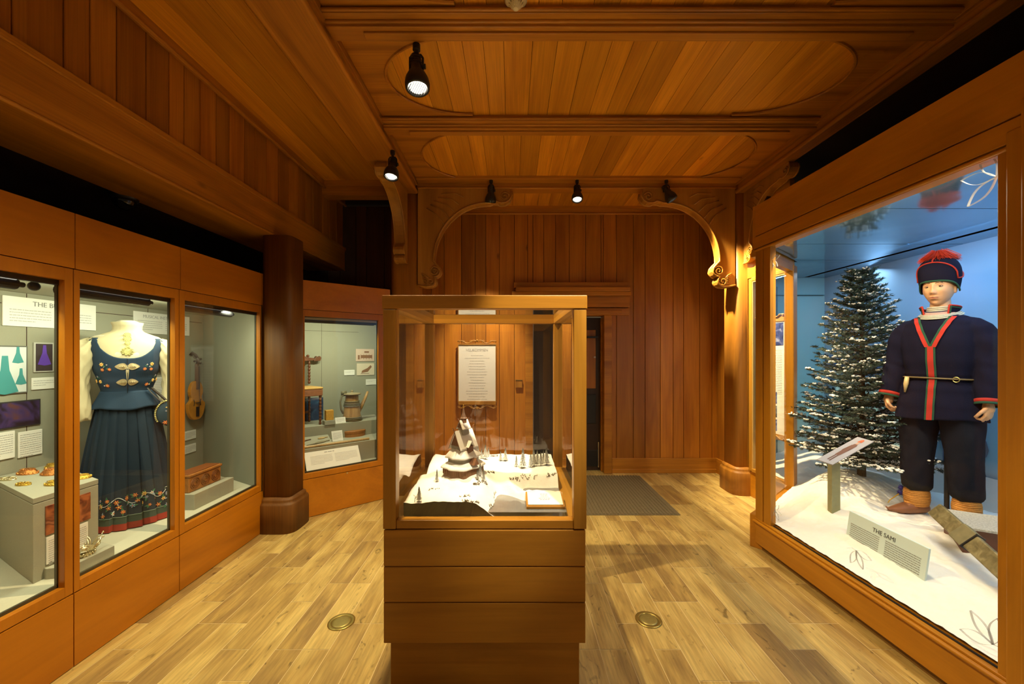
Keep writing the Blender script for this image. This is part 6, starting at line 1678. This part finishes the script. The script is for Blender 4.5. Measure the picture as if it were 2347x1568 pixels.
# trunk, arms, legs
bm_.loft([[(w*math.sin(2*PI*k/28), .01 - d*math.cos(2*PI*k/28), z) for k in range(28)] for z, w, d in ((.82, .10, .08), (.90, .165, .11), (1.0, .155, .10), (1.12, .150, .10), (1.25, .155, .10), (1.34, .150, .085), (1.39, .13, .075), (1.42, .06, .05))])
SH = {1: [(.150, .01, 1.345), (.215, .02, 1.07), (.236, -.045, .835)], -1: [(-.150, .01, 1.345), (-.225, .02, 1.08), (-.250, -.050, .845)]}
for s_ in (-1, 1):
    a, b2, c = SH[s_]
    bm_.tube([a, Vector(a).lerp(Vector(b2), .5), b2, Vector(b2).lerp(Vector(c), .5), c], [.055, .050, .040, .036, .026], 16)
    bm_.ball(a, .045, 12, 8)
    bm_.tube([(s_*.095, .01, .90), (s_*.105, .0, .70), (s_*.11, .005, .50), (s_*.115, .015, .30), (s_*.12, .02, .08)], [.092, .078, .056, .050, .036], 18)
    bm_.ball((s_*.12, .0, .06), (.034, .04, .034), 12, 8)
# hands: palm + curled fingers gripping a round opening
def hand(w, s_):
    """w wrist point; fingers curl forwards and inwards; s_ = side"""
    w = Vector(w); dn = Vector((s_*.06, -.10, -1)).normalized(); fw = Vector((-.15*s_, -1, .10)).normalized(); inn = fw.cross(dn).normalized()
    if inn.x * s_ > 0: inn = -inn
    # palm hangs down from the wrist; the back of the hand faces outwards
    pc_ = w + dn*.045
    B = Matrix((( fw.x, inn.x, dn.x), (fw.y, inn.y, dn.y), (fw.z, inn.z, dn.z)))
    bm_.ball(pc_, (.040, .017, .050), 14, 10, rot=B)
    bm_.cap(w, w + dn*.03, .026, .030, 12)
    ln = [.86, 1.0, .95, .78]
    for k in range(4):
        off = (.030 - .020*k); base = w + dn*(.078 - .004*abs(k-1.3)) + fw*off + inn*.004
        L1, L2_, L3 = .036*ln[k], .026*ln[k], .020*ln[k]
        d1_ = (dn*.80 + inn*.62).normalized(); d2_ = (inn*.95 - dn*.25 + fw*.05).normalized(); d3_ = (-dn*.85 + inn*.25).normalized()
        j1 = base + d1_*L1; j2 = j1 + d2_*L2_; j3 = j2 + d3_*L3
        bm_.cap(base - dn*.012, base, .0105, .0100, 10); bm_.cap(base, j1, .0100, .0092, 10); bm_.cap(j1, j2, .0092, .0085, 10); bm_.cap(j2, j3, .0085, .0072, 10)
    tb_ = w + dn*.030 + fw*.030; t1 = tb_ + (fw*.65 + dn*.65 + inn*.35).normalized()*.036; t2 = t1 + (dn*.75 + inn*.65 - fw*.05).normalized()*.028; t3 = t2 + (dn*.4 + inn*.7 - fw*.5).normalized()*.018
    bm_.cap(w + dn*.012 + fw*.012, tb_, .015, .013, 10); bm_.cap(tb_, t1, .0125, .0105, 10); bm_.cap(t1, t2, .0105, .0092, 10); bm_.cap(t2, t3, .009, .0075, 10)
hand((.238, -.055, .825), 1); hand((-.252, -.060, .835), -1)
def rem(vox, sm_it=2):
    def f(o):
        r = o.modifiers.new('remesh', 'REMESH'); r.mode = 'VOXEL'; r.voxel_size = vox; r.use_smooth_shade = True
        if sm_it: s2 = o.modifiers.new('smooth', 'CORRECTIVE_SMOOTH' if False else 'SMOOTH'); s2.factor = .5; s2.iterations = sm_it
    return f
bodyo = bm_.build('body', skin, man, smooth=True, mods=rem(.0034, 2))
# eyes, brows, lips
for s_ in (-1, 1):
    ec = HC + Vector((s_*.0315, -.0765, .0135)) * 1.0
    mb = MB(MH); mb.ball(ec, .0125, 14, 10); ey = mb.build('eye', plain('eye_white', (.34, .25, .18), .3), man, smooth=True)
    mb = MB(MH); mb.ball(ec + Vector((0, -.0090, -.0005)), (.0064, .0046, .0060), 12, 8); mb.build('iris', plain('dark_iris', (.03, .018, .012), .15), ey, smooth=True)
    mb = MB(MH); mb.tube([ec + Vector((s_*q, -.0108 + abs(q)*.28, .0052 - q*q*22)) for q in (-.013, -.007, 0, .007, .013)], .0024, 6); mb.build('eyelid', plain('eyelid_skin', (.36, .18, .09), .5), ey, smooth=True)
    mb = MB(MH); mb.tube([HC + Vector((s_*x_, y_, z_)) for x_, y_, z_ in ((.012, -.0985, .034), (.022, -.0990, .039), (.034, -.0945, .041), (.046, -.0845, .036))], [.0016, .0032, .003, .0014], 6); mb.build('eyebrow', plain('brow_brown', (.16, .085, .035), .8), man, smooth=True)
mb = MB(MH)
for z_, r_, y_ in ((-.0580, .0024, -.0945), (-.0672, .0034, -.0930)): mb.tube([HC + Vector((q, y_ + q*q*13, z_ + (.0015 if abs(q) < .006 and z_ > -.06 else 0) - abs(q)*.02)) for q in (-.024, -.016, -.008, 0, .008, .016, .024)], [.0010, r_*.8, r_, r_, r_, r_*.8, .0010], 8)
mb.build('lips', plain('lip_colour', (.50, .20, .11), .45), man, smooth=True)
mb = MB(MH); mb.tube([HC + Vector((q, -.0975 + q*q*13, -.0628 - abs(q)*.02)) for q in (-.025, -.012, 0, .012, .025)], .0011, 6); mb.build('mouth_line', plain('mouth_dark', (.20, .07, .04), .6), man)

# cap
def cap_pt(u_, v_, off=0.0):
    th = 2*PI*u_
    # brim height: lower at the sides and back
    zb_ = .050 - .030*(1 - math.cos(th))/2 - .050*math.exp(-((abs(((th+PI)%(2*PI))-PI) - 1.75)/.55)**2)
    q = v_
    ztp_ = .225
    z = zb_ + (ztp_ - zb_) * (1 - (1 - q)**1.6)
    bulge = math.sin(PI * min(1, q*.72 + .22)) ** .55 if q < 1 else 0
    sq_ = (abs(math.cos(th - .35))**2.6 + abs(math.sin(th - .35))**2.6) ** (-1/2.6)
    k = .084 + .024*math.sin(PI*min(1, q*1.0 + .12))
    r_ = k * (1 - q**3.2)**.5 if q < 1 else 0
    r_ = max(r_, .002)
    r_ += off
    return HC + Vector((r_*1.0*sq_*math.sin(th)*1.0, .008 - r_*1.14*sq_*math.cos(th), z))
mb = MB(MH); mb.grid(cap_pt, 64, 26, closed_u=True); mb.build('cap', navy, man, smooth=True, mods=lambda o: setattr(o.modifiers.new('solid', 'SOLIDIFY'), 'thickness', .004))
mb = MB(MH); mb.tube([cap_pt(i/64, .0, .0015) for i in range(64)], .0036, 8, closed=True, flat=1.6); mb.build('cap_green_edge', green, man, smooth=True)
mb = MB(MH)
def arc_on_cap(f_, n_=24): return [cap_pt(*f_(i / n_), .003) for i in range(n_ + 1)]
mb.tube(arc_on_cap(lambda q: ((-.19 + .38*q), .12 + .43*math.sin(PI*q)**.6)), .0042, 8)
mb.tube(arc_on_cap(lambda q: (0.0, .55 + .42*q), 12), .0042, 8)
for s_ in (-1, 1):
    mb.tube(arc_on_cap(lambda q: (s_*(.19 + .11*q), .12 + .20*q), 10), .0042, 8)
    mb.tube(arc_on_cap(lambda q: (s_*(.30 + .20*q), .32 + .05*math.sin(PI*q)), 10), .0042, 8)
mb.build('cap_red_piping', red, man, smooth=True)
mb = MB(MH); rp = random.Random(5); tt = HC + Vector((0, .005, .222))
for i in range(800):
    a = rp.uniform(0, 2*PI); l_ = rp.uniform(.065, .105); e_ = rp.uniform(.15, .8); d = Vector((math.cos(a), math.sin(a), e_))
    p1 = tt + Vector((d.x*.35, d.y*.35, d.z*.6))*l_ + Vector((0, 0, .008)); p2 = tt + Vector((d.x*1.05, d.y*1.05, d.z*.55 - .42))*l_ + Vector((0, 0, rp.uniform(-.004, .004)))
    mb.tube([tt, p1, p2], [.0014, .0016, .0010], 3, caps=False)
mb.build('red_tuft', plain('red_wool_tuft', (.52, .035, .006), .85, var=.3, vscale=60), man)

# trousers
def legs():
    for s_ in (-1, 1):
        mb = MB(MH); rings = []
        ctl = [(.90, .085, .0, .118, .110), (.78, .100, .0, .112, .108), (.60, .110, .0, .100, .100), (.42, .118, .0, .092, .092), (.28, .122, .008, .088, .090), (.19, .124, .012, .080, .084), (.165, .124, .014, .060, .064)]
        for i in range(46):
            z = .90 - (.90 - .165) * i / 45
            k = 0
            while k < len(ctl) - 2 and z < ctl[k+1][0]: k += 1
            a, b2 = ctl[k], ctl[k+1]; t = (a[0] - z) / (a[0] - b2[0]); cx_, cy_, w, d = [a[j] + (b2[j] - a[j])*t for j in (1, 2, 3, 4)]
            rings.append([(s_*cx_ + w*(1 + .045*math.sin(q_*4 + z*9) + .02*math.sin(q_*7 - z*30))*math.cos(q_), cy_ + d*(1 + .045*math.sin(q_*4 + z*9) + .02*math.sin(q_*7 - z*30))*math.sin(q_), z) for q_ in [2*PI*j/36 for j in range(36)]])
        mb.loft(rings); mb.build('trouser_leg', navyp, man, smooth=True)
legs()
# tunic
TN = [(.70, .228, .165), (.78, .216, .158), (.90, .190, .140), (.965, .168, .124), (.985, .166, .122), (1.01, .172, .130), (1.12, .188, .148), (1.22, .196, .152), (1.30, .198, .142), (1.36, .186, .122), (1.395, .145, .100), (1.415, .105, .085), (1.43, .076, .076)]
def tun(th, z, off=0.0):
    w, d = interp(TN, z)
    q = max(0, (.97 - z) / .27); f_ = 1 + q * .045 * math.sin(th*6 + .8) + .012 * math.sin(th*9 + z*14)
    sq_ = (abs(math.cos(th))**2.35 + abs(math.sin(th))**2.35) ** (-1/2.35)
    n_ = sq_ * f_
    return Vector(((w + off)*n_*math.sin(th), .005 - (d + off)*n_*math.cos(th), z + (.012*q*math.sin(th*2) if z < .8 else 0)))
tb = MB(MH)
tb.loft([[tun(2*PI*k/72, .70 + .73*i/50) for k in range(72)] for i in range(51)])
for s_ in (-1, 1):
    a, b2, c = [Vector(p) for p in SH[s_]]
    ctl = [(Vector((s_*.11, .005, 1.335)), .068), (Vector((s_*.172, .008, 1.315)), .078), (Vector((s_*.206, .012, 1.23)), .080), (Vector((s_*.224, .016, 1.11)), .075), (b2.lerp(c, .15) + Vector((s_*.008, 0, 0)), .074), (b2.lerp(c, .6), .067), (c + Vector((0, 0, .008)), .060)]
    rings = []
    for i in range(49):
        q = i / 48 * (len(ctl) - 1); k = min(int(q), len(ctl) - 2); t = q - k
        p = ctl[k][0].lerp(ctl[k+1][0], t); r_ = ctl[k][1] + (ctl[k+1][1] - ctl[k][1]) * t
        d = (ctl[k+1][0] - ctl[k][0]).normalized(); ax_ = d.cross(Vector((0, 1, 0))).normalized(); ay_ = d.cross(ax_).normalized()
        rings.append([p + ax_*(r_*.95*f2*math.cos(g2)) + ay_*(r_*1.08*f2*math.sin(g2)) for g2, f2 in [(2*PI*j/32, 1 + .035*math.sin(2*PI*j/32*4 + q*2) * min(1, q/2) + .03*math.sin(q*5.5 + 2*PI*j/32*2)) for j in range(32)]])
    tb.loft(rings)
tb.build('tunic', navy, man, smooth=True, mods=rem(.0055, 5))
# bands at the cuffs
for s_ in (-1, 1):
    c = Vector(SH[s_][2]) + Vector((0, 0, .006)); b2 = Vector(SH[s_][1]); d = (c - b2).normalized(); ax_ = d.cross(Vector((0, 1, 0))).normalized(); ay_ = d.cross(ax_).normalized()
    for nm, o0, o1, m_ in (('cuff_red_band', -.012, .010, red), ('cuff_green_band', .010, .024, green)):
        mb = MB(MH); mb.loft([[c + d*o_ + ax_*(.0635*math.cos(t)) + ay_*(.0705*math.sin(t)) for t in [2*PI*j/32 for j in range(32)]] for o_ in (o0, (o0+o1)/2, o1)], caps=False); mb.build(nm, m_, man, smooth=True, mods=lambda o: setattr(o.modifiers.new('solid', 'SOLIDIFY'), 'thickness', .006))
# front stripe and V-neck bands laid on the tunic surface
def ribbon(path, w0, w1, mat, name, off=.0045):
    """path of (x, z) on the front; ribbon between x+w0 and x+w1"""
    mb = MB(MH); prev = None
    def pt(x, z):
        lo, hi = -1.5, 1.5
        for _ in range(24):
            m_ = (lo + hi)/2
            if tun(m_, z).x < x: lo = m_
            else: hi = m_
        p = tun((lo+hi)/2, z, off); return p
    for x, z in path:
        cur = [mb.v(pt(x + w0, z)), mb.v(pt(x + w1, z))]
        if prev: mb.f([prev[0], prev[1], cur[1], cur[0]])
        prev = cur
    mb.build(name, mat, man, mods=lambda o: setattr(o.modifiers.new('solid', 'SOLIDIFY'), 'thickness', .003))
vz = [(0, 1.20 - .50*i/40) for i in range(41)]
ribbon(vz, -.014, .014, red, 'front_red_band', .0075); ribbon(vz, -.024, -.013, green, 'front_green_band', .006); ribbon(vz, .013, .024, green, 'front_green_band', .006)
for s_ in (-1, 1):
    pv_ = [(s_*(.005 + .074*(i/24)), 1.195 + .205*(i/24)) for i in range(25)]
    if s_ > 0: ribbon(pv_, .0, .022, red, 'neck_red_band', .0075); ribbon(pv_, -.012, .001, green, 'neck_green_band', .0065)
    else: ribbon(pv_, -.022, .0, red, 'neck_red_band', .0075); ribbon(pv_, -.001, .012, green, 'neck_green_band', .0065)
# stand-up collar flaps
for s_ in (-1, 1):
    mb = MB(MH); mb.grid(lambda a, b2: Vector((s_*(.082 + .016*b2)*math.sin(.75 + 1.75*a)*1.0, .005 - (.086 + .012*b2)*math.cos(.75 + 1.75*a), 1.395 + (.085 - .02*a)*b2)), 16, 8)
    mb.build('collar_flap', navy, man, smooth=True, mods=lambda o: setattr(o.modifiers.new('solid', 'SOLIDIFY'), 'thickness', .004))
    for nm, b0, m_, r_ in (('collar_red_edge', 1.0, red, .0055), ('collar_green_edge', .86, green, .0045)):
        mb = MB(MH); mb.tube([Vector((s_*(.083 + .016*b0)*math.sin(.75 + 1.75*a)*1.0, .005 - (.087 + .012*b0)*math.cos(.75 + 1.75*a), 1.395 + (.085 - .02*a)*b0)) for a in [i/12 for i in range(13)]] , r_, 6)
        mb.tube([Vector((s_*(.083 + .016*b2)*math.sin(.75 + (.0 if b0 == 1 else .10)), .005 - (.088 + .012*b2)*math.cos(.75 + (0 if b0 == 1 else .10)), 1.395 + .085*b2)) for b2 in [i/8 for i in range(9)]], r_, 6)
        mb.build(nm, m_, man, smooth=True)
# bead neckbands
pale = plain('pale_bead_band', (.50, .47, .36), .7, var=.35, vscale=300); pinkb = plain('pink_bead_band', (.58, .34, .28), .7, var=.3, vscale=300); darkb = plain('dark_bead_band', (.06, .05, .08), .7)
def neckring(rx, z, tilt, mat, nm, r=.0052):
    mb = MB(MH); mb.tube([(rx*math.sin(t), .004 - rx*1.05*math.cos(t), z - tilt*math.cos(t)) for t in [2*PI*j/44 for j in range(44)]], r, 7, closed=True); mb.build(nm, mat, man, smooth=True)
for i, (rx, z, m_, nm) in enumerate(((.060, 1.474, pale, 'neckband'), (.061, 1.465, pale, 'neckband'), (.063, 1.456, pale, 'neckband'), (.068, 1.449, darkb, 'dark_neckband'), (.076, 1.444, pinkb, 'pink_neckband'), (.084, 1.438, pinkb, 'pink_neckband'), (.093, 1.432, pale, 'neckband'), (.102, 1.425, pale, 'neckband'), (.110, 1.417, pale, 'neckband'))):
    neckring(rx, z, .004 + i*.0030, m_, nm)
# belt with knife
mb = MB(MH); mb.tube([tun(2*PI*k/60, .978 + .006*math.sin(2*PI*k/60 + 2), .009) for k in range(60)], .0125, 8, closed=True, flat=.45)
belt = mb.build('belt', plain('olive_leather', (.16, .115, .045), .45), man, smooth=True)
mb = MB(MH); bc = tun(.62, .978, .016); mb.tube([bc + Vector((.016*math.cos(t), 0, .016*math.sin(t))) for t in [2*PI*j/14 for j in range(14)]], .003, 6, closed=True); mb.build('ring', M['brass'], belt)
mb = MB(MH); kc = tun(-.72, .975, .022); mb.tube([kc + Vector((0, 0, .012)), kc + Vector((-.005, -.004, -.04)), kc + Vector((-.012, 0, -.10))], [.012, .014, .005], 10); mb.build('knife_sheath', plain('bone_sheath', (.62, .46, .20), .4), belt, smooth=True)
# boots: curled leather shoes with wound yellow bands and blue tassels
ob = plain('ochre_wound_band', (.55, .24, .045), .8, var=.35, vscale=120); shoe = plain('brown_shoe_leather', (.26, .10, .04), .55, var=.3, vscale=20)
for s_, yaw in ((-1, -.45), (1, -.05)):
    Mb_ = MH @ Matrix.Translation((s_*.124, .014, 0)) @ Matrix.Rotation(yaw, 4, 'Z')
    mb = MB(Mb_)
    rings = []
    for i, (y, w, h0, h1) in enumerate(((.075, .026, .0, .06), (.05, .042, -.005, .085), (.0, .048, -.008, .10), (-.06, .048, -.008, .075), (-.12, .044, -.006, .055), (-.17, .030, .0, .040), (-.205, .013, .012, .034), (-.225, .004, .036, .044))):
        rings.append([(w*math.cos(t), y, (h0+h1)/2 + (h1-h0)/2*math.sin(t)) for t in [2*PI*j/18 for j in range(18)]])
    mb.loft(rings); bt = mb.build('boot', shoe, man, smooth=True)
    mb = MB(Mb_)
    for i in range(15):
        z = .062 + i*.0085; r_ = .060 + .006*math.sin(i*.25) + .0010*(i % 2)
        mb.tube([(r_*math.cos(t), r_*1.04*math.sin(t), z + .004*math.sin(t*1 + i*.8)) for t in [2*PI*j/28 for j in range(28)]], .0058, 6, closed=True)
    for k in range(5): mb.tube([(-.05 + .02*k, -.035, .085 - .004*k), (.0, -.085, .072), (.05 - .012*k, -.03, .07 + .004*k)], .0045, 6)
    mb.build('wound_band', ob, bt, smooth=True)
    mb = MB(Mb_); rt2 = random.Random(9)
    tc_ = ([(s_*.066, -.045, .155), (s_*.070, -.05, .115)] if s_ < 0 else [(.070, -.01, .085), (.066, -.03, .055)])
    for c in tc_:
        c = Vector(c); mb.ball(c, .016, 10, 8)
        for i in range(70):
            d = Vector((rt2.gauss(0, 1), rt2.gauss(0, 1), rt2.gauss(0, 1))).normalized(); mb.tube([c + d*.012, c + d*.024], [.0016, .0008], 3, caps=False)
    mb.build('blue_tassel', plain('blue_wool_tassel', (.03, .025, .22), .8), bt)
    mb = MB(Mb_); mb.tube([tc_[0], (s_*.03, -.05, .13), (0, -.062, .12)], .003, 6); mb.tube([tc_[1], (s_*.07, -.13, .06), (s_*.05, -.16, .05)], .0035, 6); mb.build('yellow_cord', plain('yellow_cord', (.7, .42, .04), .8), bt)
mb = MB(MH); mb.tube([(.02, .05, -.05), (.02, .05, .72)], .014, 10); mb.build('support_rod', M['black'], man)
